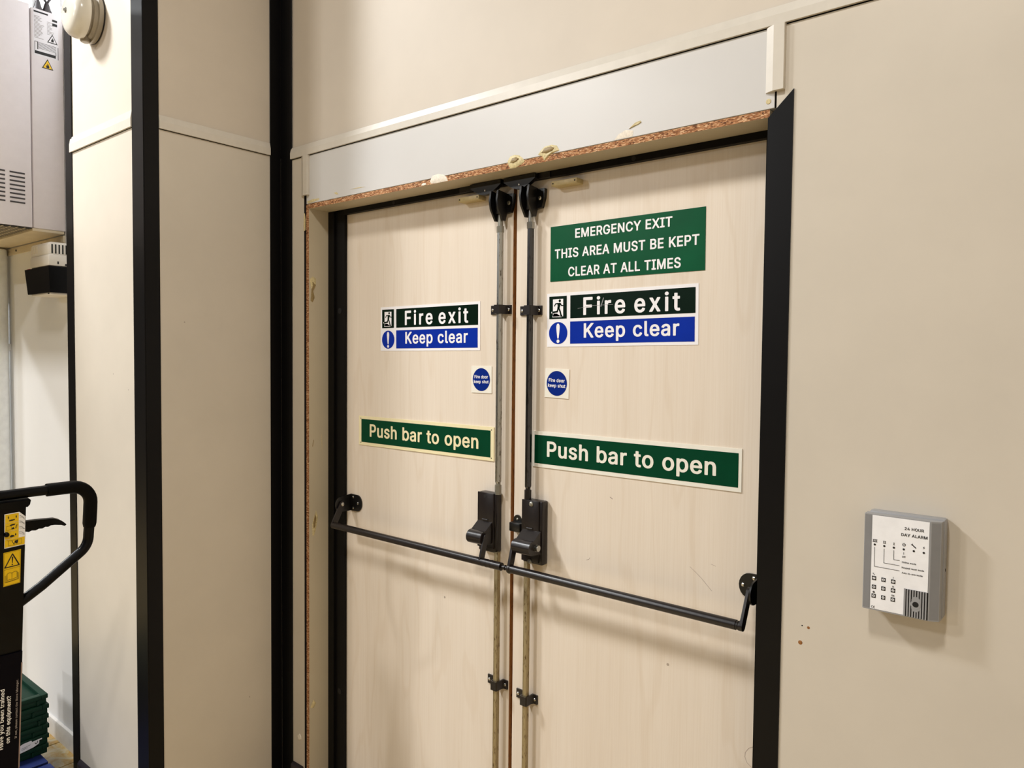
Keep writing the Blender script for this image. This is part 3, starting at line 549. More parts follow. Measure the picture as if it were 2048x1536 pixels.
def mmz(p): return [(a * 0.001, b * 0.001) for a, b in p]
blob('glue_patch', mmz([(-1265.5, 2116.9), (-1256.5, 2128.2), (-1241.5, 2130.4), (-1226.6, 2126.8), (-1214.7, 2118.0), (-1207.2, 2108.9), (-1217.4, 2102.5), (-1238.1, 2095.6), (-1256.1, 2096.4), (-1262.3, 2106.0)]), hs, 0.0035, 'glue', wb)
blob('glue_patch', mmz([(-1255.0, 2112.0), (-1247.0, 2122.0), (-1234.0, 2123.0), (-1224.0, 2117.0), (-1232.0, 2113.0), (-1245.0, 2109.0)]), Sheet((0, -0.0030, 0), (1, 0, 0), (0, 0, 1)), 0.0020, 'glue_dark', wb)
blob('glue_patch', mmz([(-1164.0, 2117.7), (-1155.6, 2126.4), (-1143.1, 2134.5), (-1120.9, 2136.2), (-1104.3, 2131.1), (-1095.9, 2117.5), (-1112.3, 2115.8), (-1128.8, 2109.7), (-1142.6, 2099.3), (-1149.8, 2110.9)]), hs, 0.0035, 'glue', wb)
blob('glue_patch', mmz([(-1152.0, 2120.0), (-1141.0, 2130.0), (-1122.0, 2131.5), (-1108.0, 2126.0), (-1118.0, 2120.0), (-1136.0, 2117.0)]), Sheet((0, -0.0030, 0), (1, 0, 0), (0, 0, 1)), 0.0020, 'glue_dark', wb)
blob('filler_patch', mmz([(-1560.1, 2105.4), (-1550.2, 2120.3), (-1526.2, 2122.4), (-1504, 2117), (-1492.6, 2108.6), (-1486.7, 2097.4), (-1533.9, 2096.7), (-1554.0, 2098.5)]), hs, 0.0018, 'filler', wb)
blob('filler_patch', mmz([(-1598, 2099), (-1590, 2104.5), (-1578, 2104), (-1574, 2098.5), (-1586, 2096.5)]), hs, 0.0015, 'filler', wb)
blob('glue_patch', mmz([(-897.0, 2133.3), (-879.6, 2145.2), (-866.2, 2147.7), (-863.0, 2143.7), (-867.9, 2140.7), (-883.4, 2137.5)]), hs, 0.0025, 'glue', wb)
blob('filler_patch', mmz([(-935, 2115), (-925, 2126), (-905, 2133), (-884, 2128), (-886, 2115)]), hs, 0.0005, 'filler', wb)
blob('glue_patch', mmz([(-2161.7, 2122.1), (-2130, 2126), (-2092.6, 2125.0), (-2090, 2119.7), (-2120, 2117), (-2153.3, 2114.4)]), hs, 0.0006, 'glue', wb)
for pts in ([(-2012.9, 2132.5), (-1997, 2133), (-1987.0, 2124.3), (-1999, 2125)], [(-1926.4, 2132.0), (-1880, 2133), (-1848.4, 2130.0), (-1885, 2130)]):
    blob('glue_patch', mmz(pts), hs, 0.0005, 'glue', wb)
rs = Sheet((-2.1497, 0, 0), (0, 1, 0), (0, 0, 1))
blob('glue_patch', mmz([(2.7, 1855.8), (14.7, 1866.9), (28.0, 1860.2), (28.0, 1840.0), (17.3, 1823.4), (9.3, 1824)]), rs, 0.0012, 'glue', wb)
blob('glue_patch', mmz([(13, 1850), (20, 1846), (28.5, 1840.0), (20.3, 1823.4), (12.9, 1809.5), (22.6, 1792.3), (14.6, 1777.2), (6.6, 1782.3), (9.3, 1822.8), (15, 1838)]), rs, 0.0024, 'glue_dark', wb)
blob('glue_patch', mmz([(28.1, 1050.3), (36.8, 1026.8), (28.1, 985.8), (19.3, 961.5), (12.8, 964.6), (12.9, 1006.8)]), rs, 0.0010, 'glue', wb)
blob('glue_patch', mmz([(25, 1042), (29.5, 1022), (23, 990), (16, 985), (15, 1008)]), rs, 0.0018, 'glue_dark', wb)
blob('glue_patch', mmz([(17.4, 1300.9), (19, 1299), (15.1, 1275.8), (13, 1277)]), rs, 0.0008, 'glue_dark', wb)
blob('glue_patch', mmz([(52.3, 1322.0), (53.6, 1300), (54.2, 1259.3), (52.2, 1285)]), rs, 0.0006, 'glue', wb)
blob('glue_patch', mmz([(17.5, 377.7), (28.1, 362.0), (17.5, 348.1), (3.8, 353.2)]), rs, 0.0016, 'glue', wb)
blob('filler_patch', ragged(-2.2085, 0.230, 0.011, 0.011), hs, 0.003, 'filler', wb)
blob('glue_patch', ragged(-2.175, 2.05, 0.006, 0.03), hs, 0.0005, 'glue', wb)
part('screw', MB().lathe([(0, 0.0055), (0.0012, 0.005), (0.0016, 0.0)], (-0.5672, 0.0, 2.1288), (0, -1, 0), 18), 'glue', wb)
for (x, z, r, mt) in ((-0.4760, 1.0205, 0.0045, 'lipping'), (-0.4606, 1.0548, 0.003, 'lipping'), (-0.4731, 1.0563, 0.0015, 'hole')):
    part('rust_speck', MB().lathe([(0, r), (0.0004, r * 0.7), (0.0006, 0.0)], (x, 0.0, z), (0, -1, 0), 10), mt, wb)


# ---- pillar box on the left (wall_left) and the white wall beyond it
PX0, PX1, PY = -2.868, -2.315, -0.48
wl = struct(obj('wall_left', MB().box(PX0 + 0.02, PX1 - 0.022, PY + 0.022, 0.02, 0, ZT), 'core', base=(-2.6, -0.24, 0)), 'boxed-in pillar left of the doors, cream above and beige below')
part('upper_panel', MB().box(PX0, PX1 - 0.002, PY + 0.002, PY + 0.022, 2.330, ZT), 'upper', wl, 'cream upper panel of the pillar front')
part('lower_panel', MB().box(PX0, PX1, PY, PY + 0.022, 0, 2.2985), 'lower', wl, 'beige lower panel of the pillar front')
part('upper_panel', MB().box(PX1 - 0.022, PX1 - 0.002, PY + 0.022, 0.0, 2.320, ZT), 'upper', wl, 'cream upper panel of the pillar side')
part('lower_panel', MB().box(PX1 - 0.022, PX1, PY + 0.022, 0.0, 0, 2.2915), 'lower', wl, 'beige lower panel of the pillar side')
wf = struct(obj('wall_far', MB().box(-7, PX0 + 0.02, -0.39, -0.25, 0, ZT), 'far'), 'white wall behind the heater, left of the pillar')
struct(obj('baseboard_far', MB().prism([(-0.39, 0.0), (-0.402, 0.0), (-0.402, 0.062), (-0.399, 0.070), (-0.39, 0.073)], 0, -7, PX0), 'skirt'), 'low white skirting under the white wall')
struct(obj('baseboard_left', MB().prism([(PY, 0.0), (PY - 0.012, 0.0), (PY - 0.012, 0.105), (PY - 0.006, 0.114), (PY, 0.118)], 0, -2.860, -2.395), 'dark_skirt'), 'dark skirting along the foot of the pillar')
struct(obj('baseboard_back', MB().prism([(0.0, 0.0), (-0.012, 0.0), (-0.012, 0.122), (-0.006, 0.128), (0.0, 0.130)], 0, -2.245, -2.185), 'dark_skirt'), 'short dark skirting left of the doors')
struct(obj('baseboard_right', MB().prism([(0.0, 0.0), (-0.012, 0.0), (-0.012, 0.122), (-0.006, 0.128), (0.0, 0.130)], 0, -0.512, 1.25), 'dark_skirt'), 'dark skirting along the right wall')

struct(obj('wall_right_unseen', MB().box(1.25, 1.35, -5.5, 0.0, 0, ZT), 'lower'), 'added unseen side wall right of the doors, blocking ambient light')  # unseen wall, added to block ambient light and darken the right side

# ---- rails and cover strips (chamfered plastic)
def rail(name, axis, a, b, face, out, z0, z1, label):
    h = z1 - z0; t = 0.0065
    pr = [(face, z0), (face + out * t, z0), (face + out * t, z0 + h * 0.52), (face + out * 0.002, z1), (face, z1)]
    return struct(obj(name, MB().prism(pr, axis, a, b), 'strip', smooth=10), label)
rail('trim_1', 0, -2.2505, 1.25, 0.0, -1, 2.279, 2.317, 'pale rail across the wall above the doors')
rail('trim_2', 1, -0.4338, -0.0458, PX1, 1, 2.294, 2.336, 'pale rail across the shaded pillar side')
rail('trim_3', 0, -2.874, -2.3883, PY, -1, 2.301, 2.353, 'pale rail across the bright pillar front')
def vstrip(name, x0, x1, z0, z1, label):
    w = x1 - x0; pr = [(x0, 0.0), (x0, -0.003), (x0 + w * 0.42, -0.010), (x1 - 0.001, -0.010), (x1, -0.008), (x1, 0.0)]
    return struct(obj(name, MB().prism(pr, 2, z0, z1), 'strip', smooth=10), label)
vstrip('trim_4', -0.5725, -0.5335, 2.146, 2.278, 'short pale cover strip at the top right of the doors')
vstrip('trim_5', -2.1885, -2.1465, 2.143, 2.278, 'short pale cover strip at the top left of the doors')

# ---- black angle trims
def angle(name, leg_x, leg_y, z0, z1, label, cut=None):
    # leg_x: (x0, x1, yface, out) plate in the wall plane; leg_y: (y0, y1, xface, out) plate square to it
    m = MB(); x0, x1, yf, oy = leg_x; t = 0.003
    if cut: m.prism([(x0, z0), (x1, z0), (x1, z1), (x0, cut)], 1, min(yf, yf + oy * t), max(yf, yf + oy * t))
    else: m.box(x0, x1, min(yf, yf + oy * t), max(yf, yf + oy * t), z0, z1, 0.0006, seg=1)
    if leg_y:
        y0, y1, xf, ox = leg_y
        m.box(min(xf, xf + ox * t), max(xf, xf + ox * t), y0, y1, z0, z1 if not cut else cut, 0.0006, seg=1)
    return struct(obj(name, m, 'black_trim', smooth=20), label)
angle('trim_6', (-0.5665, -0.5150, 0.0, -1), (0.0, 0.078, -0.5640, -1), 0, 2.1435, 'black angle trim with a mitred top on the right of the doors', 2.094)
angle('trim_7', (-2.3880, -2.3120, PY, -1), (PY, -0.434, PX1, 1), 0, ZT, 'black angle trim on the near corner of the pillar')
angle('trim_8', (-2.3120, -2.2465, 0.0, -1), (-0.0455, -0.003, PX1, 1), 0, ZT, 'black angle trim in the inner corner between pillar and wall')
angle('trim_9', (-2.9200, -2.8620, PY, -1), (PY, -0.39, PX0, -1), 0, ZT, 'black angle trim on the far edge of the pillar')

# ---- door frame
fr = MB().box(-2.1495, -2.1180, 0.080, 0.20, 0, 2.096).box(-2.1180, -2.0700, 0.088, 0.20, 0, 2.096).box(-0.6000, -0.5645, 0.082, 0.20, 0, 2.096)
fr.box(-2.0700, -0.6000, 0.082, 0.098, 2.080, 2.096).box(-2.0700, -0.6000, 0.098, 0.20, 2.089, 2.096)
fo = struct(obj('trim_10', fr, 'black_frame', smooth=10), 'black painted frame around the double doors')
for (x, z) in ((-2.094, 1.75), (-2.094, 0.40)):
    part('plug', MB().cyl((x, 0.088, z), (x, 0.0865, z), 0.010, 20), 'hole', fo)
for x in (-1.81, -0.93):
    part('plug', MB().cyl((x, 0.082, 2.088), (x, 0.0812, 2.088), 0.006, 16), 'hole', fo)

# ---- door leaves
GL0, GL1 = -1.3240, -1.3130
d1 = struct(obj('door_1', MB().box(-2.086, GL0 - 0.0012, YD, 0.144, 0.006, 2.087, 0.0008, seg=1), 'door_a'), 'left maple door leaf')
part('edge_lipping', MB().box(GL0 - 0.0012, GL0, YD + 0.0004, 0.144, 0.006, 2.087), 'lipping', d1, 'brown meeting edge of the left leaf')
d2 = struct(obj('door_2', MB().box(GL1, -0.568, YD, 0.144, 0.006, 2.087, 0.0008, seg=1), 'door_b'), 'right maple door leaf')
part('edge_lipping', MB().box(GL0 + 0.0008, GL1, 0.1165, 0.143, 0.006, 2.087), 'lipping', d2, 'brown rebate of the right leaf')
dsh = Sheet((0, YD, 0), (1, 0, 0), (0, 0, 1))
f = Flat(dsh, 0.0002)
f.stroke(mmz([(-768.5, 1099.2), (-739.8, 1078.2), (-712.3, 1052.0)]), 0.0007); f.stroke(mmz([(-704, 1112.4), (-716, 1115.4)]), 0.0006)
f.stroke(mmz([(-605.5, 715.8), (-615.4, 709.6), (-623.7, 696.5), (-624.4, 686.1), (-619.1, 674.5), (-607.7, 667.5)]), 0.0007)
f.stroke(mmz([(-994.2, 1237.7), (-986.7, 1233.5)]), 0.0016)
f.stroke(mmz([(-1065, 1060), (-1056, 1064), (-1052.9, 1069)]), 0.0007)
part('scratch', f, 'board_edge', d2, smooth=0)


# ================================================================ DOOR HARDWARE
def screw(parent, p, n, r=0.0042, h=0.0022, mat='screw', name='screw'):
    p = Vector(p); n = Vector(n).normalized()
    m = MB().lathe([(0, r), (h * 0.5, r * 0.95), (h, r * 0.55), (h * 1.05, 0.0)], p, n, 14)
    return part(name, m, mat, parent)

def strap(dev, x, z, name='rod_guide'):
    # saddle clip over the rod at x, feet screwed to the door on both sides
    y = YD; r = 0.0125; hz = 0.0128; a, c = x - 0.0475, x + 0.0285
    pr = [(a, y), (a + 0.001, y - 0.0045), (x - r - 0.004, y - 0.0045), (x - r, y - 0.010), (x - r, y - 0.031), (x - r + 0.003, y - 0.0345),
          (x + r - 0.003, y - 0.0345), (x + r, y - 0.031), (x + r, y - 0.010), (x + r + 0.004, y - 0.0045), (c - 0.001, y - 0.0045), (c, y)]
    inner = [(x + r - 0.004, y), (x + r - 0.004, y - 0.0300), (x - r + 0.004, y - 0.0300), (x - r + 0.004, y)]
    g = part(name, MB().prism(pr + inner, 2, z - hz, z + hz), 'hammer', dev, smooth=40)
    for xs in (x - 0.040, x + 0.0165 + 0.003): screw(g, (xs, y - 0.0045, z), (0, -1, 0), 0.0046, 0.0026)

def arm_plate(x0, x1, a, b, w):
    # flat link in the y-z plane with rounded ends, from a to b
    (ya, za), (yb, zb) = a, b; d = Vector((yb - ya, zb - za)); d.normalize(); n = Vector((-d.y, d.x)); pts = []
    t0 = math.atan2(n.y, n.x)
    for i in range(9): t = t0 + math.pi * i / 8; pts.append((ya + w / 2 * math.cos(t), za + w / 2 * math.sin(t)))
    for i in range(9): t = t0 + math.pi + math.pi * i / 8; pts.append((yb + w / 2 * math.cos(t), zb + w / 2 * math.sin(t)))
    return MB().prism(pts, 0, x0, x1)

def end_bracket(dev, fold, side):
    # flange on the door with a rounded end, and a leg standing out from it; side +1: flange runs to +x
    zc = 1.084; h = 0.029; L = 0.058 if side > 0 else 0.048
    fl_ = [(fold, zc - h)]
    for i in range(11):
        t = -math.pi / 2 + math.pi * i / 10
        fl_.append((fold + side * (L - 0.024 + 0.024 * math.cos(t)), zc + h * math.sin(t) * (0.98 if 0 < i < 10 else 0.98)))
    fl_.append((fold, zc + h))
    b = MB().prism(fl_, 1, YD - 0.004, YD)
    leg = [(YD, zc - h)]
    for i in range(11):
        t = math.pi * 1.5 - math.pi * i / 10
        leg.append((0.056 + 0.024 * math.cos(t), zc - 0.002 + 0.026 * math.sin(t)))
    leg.append((YD, zc + h))
    b.prism(leg, 0, fold - 0.004 if side > 0 else fold, fold if side > 0 else fold + 0.004)
    o = part('end_bracket', b, 'black_part', dev, smooth=35)
    for (du, dv) in ((0.013, 0.019), (0.038, 0.0), (0.013, -0.019)): screw(o, (fold + side * du, YD - 0.004, zc + dv), (0, -1, 0), 0.0044, 0.0026)
    return o

BY, BZ = 0.020, 1.0165
def exit_device(label, side, rx, lock, hood, up, lo, arm_in, bar0, bar1, fold, g_up, g_lo):
    dev = empty('panic_exit_bar', ((bar0 + bar1) / 2, YD, 0.05)); tag(dev, label, 'panic bar')
    # push bar tube with end collars
    b = MB().cyl((bar0, BY, BZ), (bar1, BY, BZ), 0.0112, 32)
    part('push_bar', b, 'bar', dev)
    for x in ((bar0 + 0.10, bar0 + 0.0) if False else ()): pass
    end = bar0 if side > 0 else bar1
    ring = MB()
    if side < 0:
        for k in range(2): ring.cyl((bar1 + 0.001 + 0.0055 * k, BY, BZ), (bar1 + 0.0045 + 0.0055 * k, BY, BZ), 0.0108 if k else 0.0098, 28)
        part('collar', ring, 'bar', dev)
    else:
        for k in range(3): ring.cyl((-1.360 + 0.016 * k, BY, BZ), (-1.3575 + 0.016 * k, BY, BZ), 0.0116, 28)
        part('collar', ring, 'bar', dev)
    end_bracket(dev, fold, side)
    ax = fold if side > 0 else fold - 0.011
    a = part('pivot_arm', arm_plate(ax + (0.001 if side > 0 else 0.0), ax + (0.006 if side > 0 else 0.006), (0.056, 1.083), (BY, BZ), 0.022), 'bar', dev, smooth=40)
    screw(a, (ax + 0.006, 0.056, 1.083), (1, 0, 0), 0.0068, 0.004, 'screw', 'pivot_screw')
    if side < 0: screw(a, (ax, 0.056, 1.083), (-1, 0, 0), 0.0068, 0.003, 'screw', 'pivot_screw')
    # lock case: base box with a raised cover plate
    lx0, lx1, lz0, lz1 = lock
    c = part('lock_case', MB().box(lx0, lx1, 0.074, YD, lz0, lz1, 0.004), 'hammer', dev)
    pz0, pz1 = lz0 + (0.012 if side > 0 else 0.006), lz1
    px0, px1 = (lx0 - 0.001, lx1 - 0.006) if side > 0 else (lx0 - 0.002, lx1 - 0.010)
    cp = part('cover_plate', MB().box(px0, px1, 0.0690, 0.0745, pz0, pz1, 0.0018), 'hammer', c)
    if side > 0: part('screw_hole', MB().cyl((-1.396, 0.0691, 1.192), (-1.396, 0.0686, 1.192), 0.0052, 18), 'hole', c)
    else:
        screw(c, (-1.2265, 0.069, 1.192), (0, -1, 0), 0.0072, 0.0045, 'nut'); screw(c, (-1.2300, 0.069, 1.0325), (0, -1, 0), 0.0072, 0.0045, 'nut')
    xm = (px0 + px1) / 2
    part('latch_tab', MB().box(xm - 0.011, xm + 0.011, 0.0655, 0.0690, 1.1225, 1.1262, 0.001, seg=1), 'hammer', c)
    # hood: sloping top that rolls over into a half-round nose
    hx0, hx1 = hood; cy, cz, r = 0.0365, 1.0795, 0.0195
    pr = [(0.070, 1.1205)]
    for i in range(13):
        t = math.radians(78 + i * (182 - 0) / 12); pr.append((cy + r * math.cos(t), cz + r * math.sin(t)))
    pr += [(cy + 0.008, cz - r), (0.070, cz - r - 0.002)]
    hd = part('hood', MB().prism(pr, 0, hx0, hx1), 'bar', dev, smooth=35)
    if side < 0:
        k = MB().cyl((hx1, 0.0475, 1.0800), (hx1 + 0.004, 0.0475, 1.0800), 0.0092, 26).cyl((hx1 + 0.0045, 0.0475, 1.08), (hx1 + 0.011, 0.0475, 1.08), 0.0085, 26)
        part('key_cylinder', k, 'steel', hd, 'round steel key cylinder')
    # inner arm from the hood down to the bar
    x0, x1 = arm_in
    part('lever_arm', arm_plate(x0, x1, (0.038, 1.083), (BY - 0.001, BZ), 0.019), 'hammer', dev, smooth=40)
    if side < 0:
        j = MB().lathe([(0, 0.006), (0.002, 0.0125), (0.006, 0.0135), (0.010, 0.0125), (0.012, 0.011)], (-1.2660, BY, BZ), (1, 0, 0), 28)
        j.cyl((-1.2900, BY, BZ), (-1.2655, BY, BZ), 0.0052, 20).cyl((-1.279, BY, BZ), (-1.276, BY, BZ), 0.0075, 20)
        part('link_joint', j, 'bar', dev)
    # rods
    zc = lz1
    part('coupling', MB().cyl((rx, 0.080, zc - 0.002), (rx, 0.080, zc + 0.026), 0.0098, 6, twist=0.5).cyl((rx, 0.080, zc + 0.026), (rx, 0.080, zc + 0.030), 0.007, 16), 'nut' if side > 0 else 'hammer', dev, smooth=20)
    ro = MB().cyl((rx, 0.080, zc + 0.029), (rx, 0.080, zc + 0.036), 0.0062, 16, 0.0095).cyl((rx, 0.080, zc + 0.036), (rx, 0.080, 1.948), 0.0096, 8, twist=0.5)
    part('top_rod', ro, up, dev, smooth=20)
    n = MB().cyl((rx, 0.080, 1.948), (rx, 0.080, 1.966), 0.0108, 6, twist=0.5).cyl((rx, 0.08, 1.966), (rx, 0.08, 2.0), 0.0075, 16)
    part('coupling', n, 'nut' if side > 0 else 'steel', dev, smooth=20)
    part('bottom_rod', MB().box(rx - 0.0068, rx + 0.0068, 0.0725, 0.0865, 0.04, lz0 + 0.004, 0.0016), lo, dev)
    strap(dev, rx, g_up); strap(dev, rx, g_lo)
    # top latch: base plate, two cheeks and a pin
    bx0, bx1 = rx - 0.016, rx + 0.038
    lt = part('top_latch', MB().prism([(bx0, 2.000), (bx1 - 0.008, 2.004), (bx1, 2.030), (bx1 + 0.002, 2.055), (bx0, 2.058)], 1, 0.088, YD), 'black_part', dev)
    ck = [(0.090, 2.058), (0.052, 2.062), (0.047, 2.035), (0.052, 2.010), (0.072, 1.980), (0.084, 1.980), (0.090, 2.000)]
    for xx in (rx - 0.0165, rx + 0.0095): part('cheek', MB().prism(ck, 0, xx, xx + 0.006), 'black_part', lt, smooth=25)
    part('latch_bolt', MB().box(rx - 0.009, rx + 0.008, 0.066, 0.086, 1.998, 2.064, 0.004), 'black_part', lt)
    screw(lt, (rx + 0.024, 0.088, 2.030), (0, -1, 0), 0.0062, 0.0035, 'screw' if side < 0 else 'nut')
    return dev

exit_device('black panic bar with bright steel top rod on the left door', 1, -1.3564, (-1.4245, -1.3580, 1.0300, 1.2030), (-1.4228, -1.3690), 'steel', 'rod_brass', (-1.3690, -1.3630),
            -2.0370, -1.2905, -2.0430, 1.7310, 0.6450)
exit_device('black panic bar with key cylinder and dark top rod on the right door', -1, -1.2475, (-1.2585, -1.1915, 1.0250, 1.2020), (-1.2555, -1.1945), 'rod_black', 'rod_brass', (-1.2640, -1.2560),
            -1.2545, -0.6190, -0.5980, 1.7255, 0.6345)
# strike block of the right leaf, between the two lock cases
kb = empty('strike_block', (-1.292, YD, 1.10)); tag(kb, 'small black strike block beside the right lock case, next to the door gap', 'latch')
pl = [(-1.3115, 1.100)] + [(-1.2975 + 0.014 * math.cos(t), 1.132 + 0.0155 * math.sin(t)) for t in [math.pi - math.pi * i / 8 for i in range(9)]] + [(-1.2835, 1.100)]
o = part('base_plate', MB().prism(pl, 1, YD - 0.004, YD), 'black_part', kb, smooth=40); screw(o, (-1.2965, YD - 0.004, 1.1355), (0, -1, 0), 0.004, 0.003, 'nut')
part('block', MB().box(-1.3115, -1.2720, 0.076, YD - 0.004, 1.103, 1.129, 0.003), 'black_part', kb)

# keepers under the frame head
def keeper(x0, x1, label):
    k = empty('latch_keeper', ((x0 + x1) / 2, 0.082, 2.057)); tag(k, label, 'latch', 'latch keepers under the door head')
    n = 12; pts = [(x0, 2.094), (x0, 2.082)] + [(x0 + (x1 - x0) * i / n, 2.082 - 0.024 * math.sin(math.pi * i / n)) for i in range(1, n)] + [(x1, 2.082), (x1, 2.094)]
    m = part('keeper_plate', MB().prism(pts, 1, 0.066, 0.0795), 'black_part', k, smooth=30)
    screw(k, ((x0 + x1) / 2, 0.066, 2.0705), (0, -1, 0), 0.0028, 0.0015)
    part('fixing_bar', MB().box(x0 - 0.055, x1 + 0.04, 0.0795, 0.0825, 2.080, 2.0955), 'black_part', k)
keeper(-1.462, -1.346, 'black curved latch keeper above the left rod')
keeper(-1.3345, -1.2240, 'black curved latch keeper above the right rod')

def contact(x0, x1, label):
    c = empty('door_contact', ((x0 + x1) / 2, YD, 2.0500)); tag(c, label, 'sensor', 'cream door contacts')
    part('housing', MB().box(x0, x1, 0.0690, YD, 2.0500, 2.0635, 0.0012), 'cream_plastic', c)
    for x in (x0 + 0.005, x1 - 0.006): part('screw_hole', MB().cyl((x, 0.0691, 2.0570), (x, 0.0686, 2.0570), 0.0022, 14), 'hole', c)
contact(-1.5113, -1.4305, 'cream door contact at the top of the left door')
contact(-1.1710, -1.0900, 'cream door contact at the top of the right door')

# ================================================================ SIGNS
FONT_B = 0.026
def sign_root(name, sh, w, h, mat, label, t=0.0015):
    o = obj(name, slab(sh, w, h, t), mat, None, 0, base=sh.p(0, -h / 2, -t)); tag(o, label, 'sign'); return o
def txt(sh, parent, body, u0, u1, v, cap, mat, lift, bold=FONT_B, track=0.0, name='lettering', space=120):
    for wd_ in text2d(body, u1 - u0, cap, track, space):
        f = Flat(sh, lift); f.mesh2(wd_, u0, v); part(name, f, mat, parent, smooth=0)
def field(name, sh, parent, rects, mat, lift, label=None):
    f = Flat(sh, lift)
    for r in rects: f.rect(*r)
    return part(name, f, mat, parent, label, smooth=0)

# emergency exit sign
sh = wall_sheet(-0.9691, YD - 0.0012, 1.8768, 0.30)
s = sign_root('emergency_exit_sign', sh, 0.448, 0.148, 'green', 'green EMERGENCY EXIT notice, three lines of white capitals, on the right door', 0.0012)
txt(sh, s, 'EMERGENCY EXIT', -0.1432, 0.1388, 0.0370, 0.0242, 'sign_white', 0.0004, 0.020)
txt(sh, s, 'THIS AREA MUST BE KEPT', -0.2092, 0.2090, -0.0130, 0.0250, 'sign_white', 0.0004, 0.020)
txt(sh, s, 'CLEAR AT ALL TIMES', -0.1648, 0.1622, -0.0635, 0.0250, 'sign_white', 0.0004, 0.020)

def fire_exit_sign(x, z, deg, label, dy):
    sh = wall_sheet(x, YD - 0.0012, z, deg)
    s = sign_root('fire_exit_sign', sh, 0.443, 0.1445, 'sign_white', label, 0.0012)
    g = field('green_panel', sh, s, ((-0.2140, 0.0030, -0.1560, 0.0640), (-0.1445, 0.0030, 0.2140, 0.0640)), 'green_dark', 0.0004)
    b = field('blue_panel', sh, s, ((-0.1450, -0.0645, 0.2125, -0.0055),), 'blue', 0.0004)
    Flat_ = Flat(sh, 0.0004); Flat_.disc(-0.1843, -0.0353, 0.0305, 48, 0.0298); part('blue_disc', Flat_, 'blue', s, smooth=0)
    e = Flat(sh, 0.0008)
    e.poly([(-0.1843 + q[0] * 0.001, -0.0353 + q[1] * 0.001) for q in ((0, 26), (3.2, 24.5), (5.2, 20), (5.6, 15), (4.6, 4), (2.4, -13), (0, -16), (-2.4, -13), (-4.6, 4), (-5.6, 15), (-5.2, 20), (-3.2, 24.5))])
    e.disc(-0.1843, -0.0573, 0.0048, 24); part('exclamation_mark', e, 'sign_white', s, smooth=0)
    # running figure through a doorway
    d = Flat(sh, 0.0007); d.rect(-0.2015, 0.0095, -0.1675, 0.0562)
    d.poly([(-0.2075, 0.0190), (-0.2060, 0.0232), (-0.1960, 0.0242), (-0.1960, 0.0180)]); d.poly([(-0.2040, 0.0080), (-0.1990, 0.0175), (-0.1880, 0.0175), (-0.1720, 0.0075)])
    part('doorway', d, 'sign_white', s, smooth=0)
    m = Flat(sh, 0.0010); m.disc(-0.1785, 0.0515, 0.0038, 20)
    m.poly([(-0.1868, 0.0452), (-0.1780, 0.0465), (-0.1758, 0.0415), (-0.1792, 0.0318), (-0.1868, 0.0310), (-0.1858, 0.0375)])
    m.stroke([(-0.1765, 0.0445), (-0.1735, 0.0390), (-0.1672, 0.0380)], 0.0030); m.stroke([(-0.1850, 0.0445), (-0.1920, 0.0440), (-0.1962, 0.0378)], 0.0030)
    m.stroke([(-0.1832, 0.0330), (-0.1868, 0.0228), (-0.2030, 0.0212)], 0.0046); m.stroke([(-0.1822, 0.0322), (-0.1775, 0.0230), (-0.1738, 0.0100)], 0.0046)
    m.stroke([(-0.1738, 0.0100), (-0.1712, 0.0125)], 0.003)
    part('running_figure', m, 'green_dark', s, smooth=0)
    txt(sh, s, 'Fire exit', -0.1028, 0.1750, 0.0102, 0.0462, 'sign_white', 0.0008, 0.030, 46, space=40)
    txt(sh, s, 'Keep clear', -0.1010, 0.1730, -0.0495, 0.0380, 'sign_white', 0.0008, 0.020, 6)
    return sh, s
fire_exit_sign(-1.6692, 1.6853, 0.45, 'white Fire exit Keep clear sign on the left door', 0)
shR, sR = fire_exit_sign(-0.9804, 1.6996, 0.67, 'white Fire exit Keep clear sign, scratched, on the right door', 0)
f = Flat(shR, 0.0012); f.stroke([(-0.048, 0.030), (-0.040, 0.052)], 0.0022); f.stroke([(-0.120, 0.028), (-0.075, 0.034)], 0.0006); f.stroke([(-0.075, 0.034), (-0.012, 0.0335)], 0.0007)
part('scratch', f, 'alarm_grey', sR, smooth=0)

def fire_door_sign(x, z, deg, label):
    sh = wall_sheet(x, YD - 0.002, z, deg)
    s = sign_root('fire_door_sign', sh, 0.0800, 0.0790, 'sign_ivory', label, 0.002)
    f = Flat(sh, 0.0004); f.disc(0, 0, 0.0338, 56); part('blue_disc', f, 'blue_deep', s, smooth=0)
    txt(sh, s, 'Fire door', -0.0268, 0.0262, 0.0035, 0.0095, 'sign_white', 0.0008, 0.012)
    txt(sh, s, 'keep shut', -0.0290, 0.0290, -0.0108, 0.0095, 'sign_white', 0.0008, 0.012)
fire_door_sign(-1.4401, 1.5285, 0.4, 'small blue disc Fire door keep shut sign on the left door')
fire_door_sign(-1.1662, 1.5258, -1.35, 'small blue disc Fire door keep shut sign, slightly tilted, on the right door')

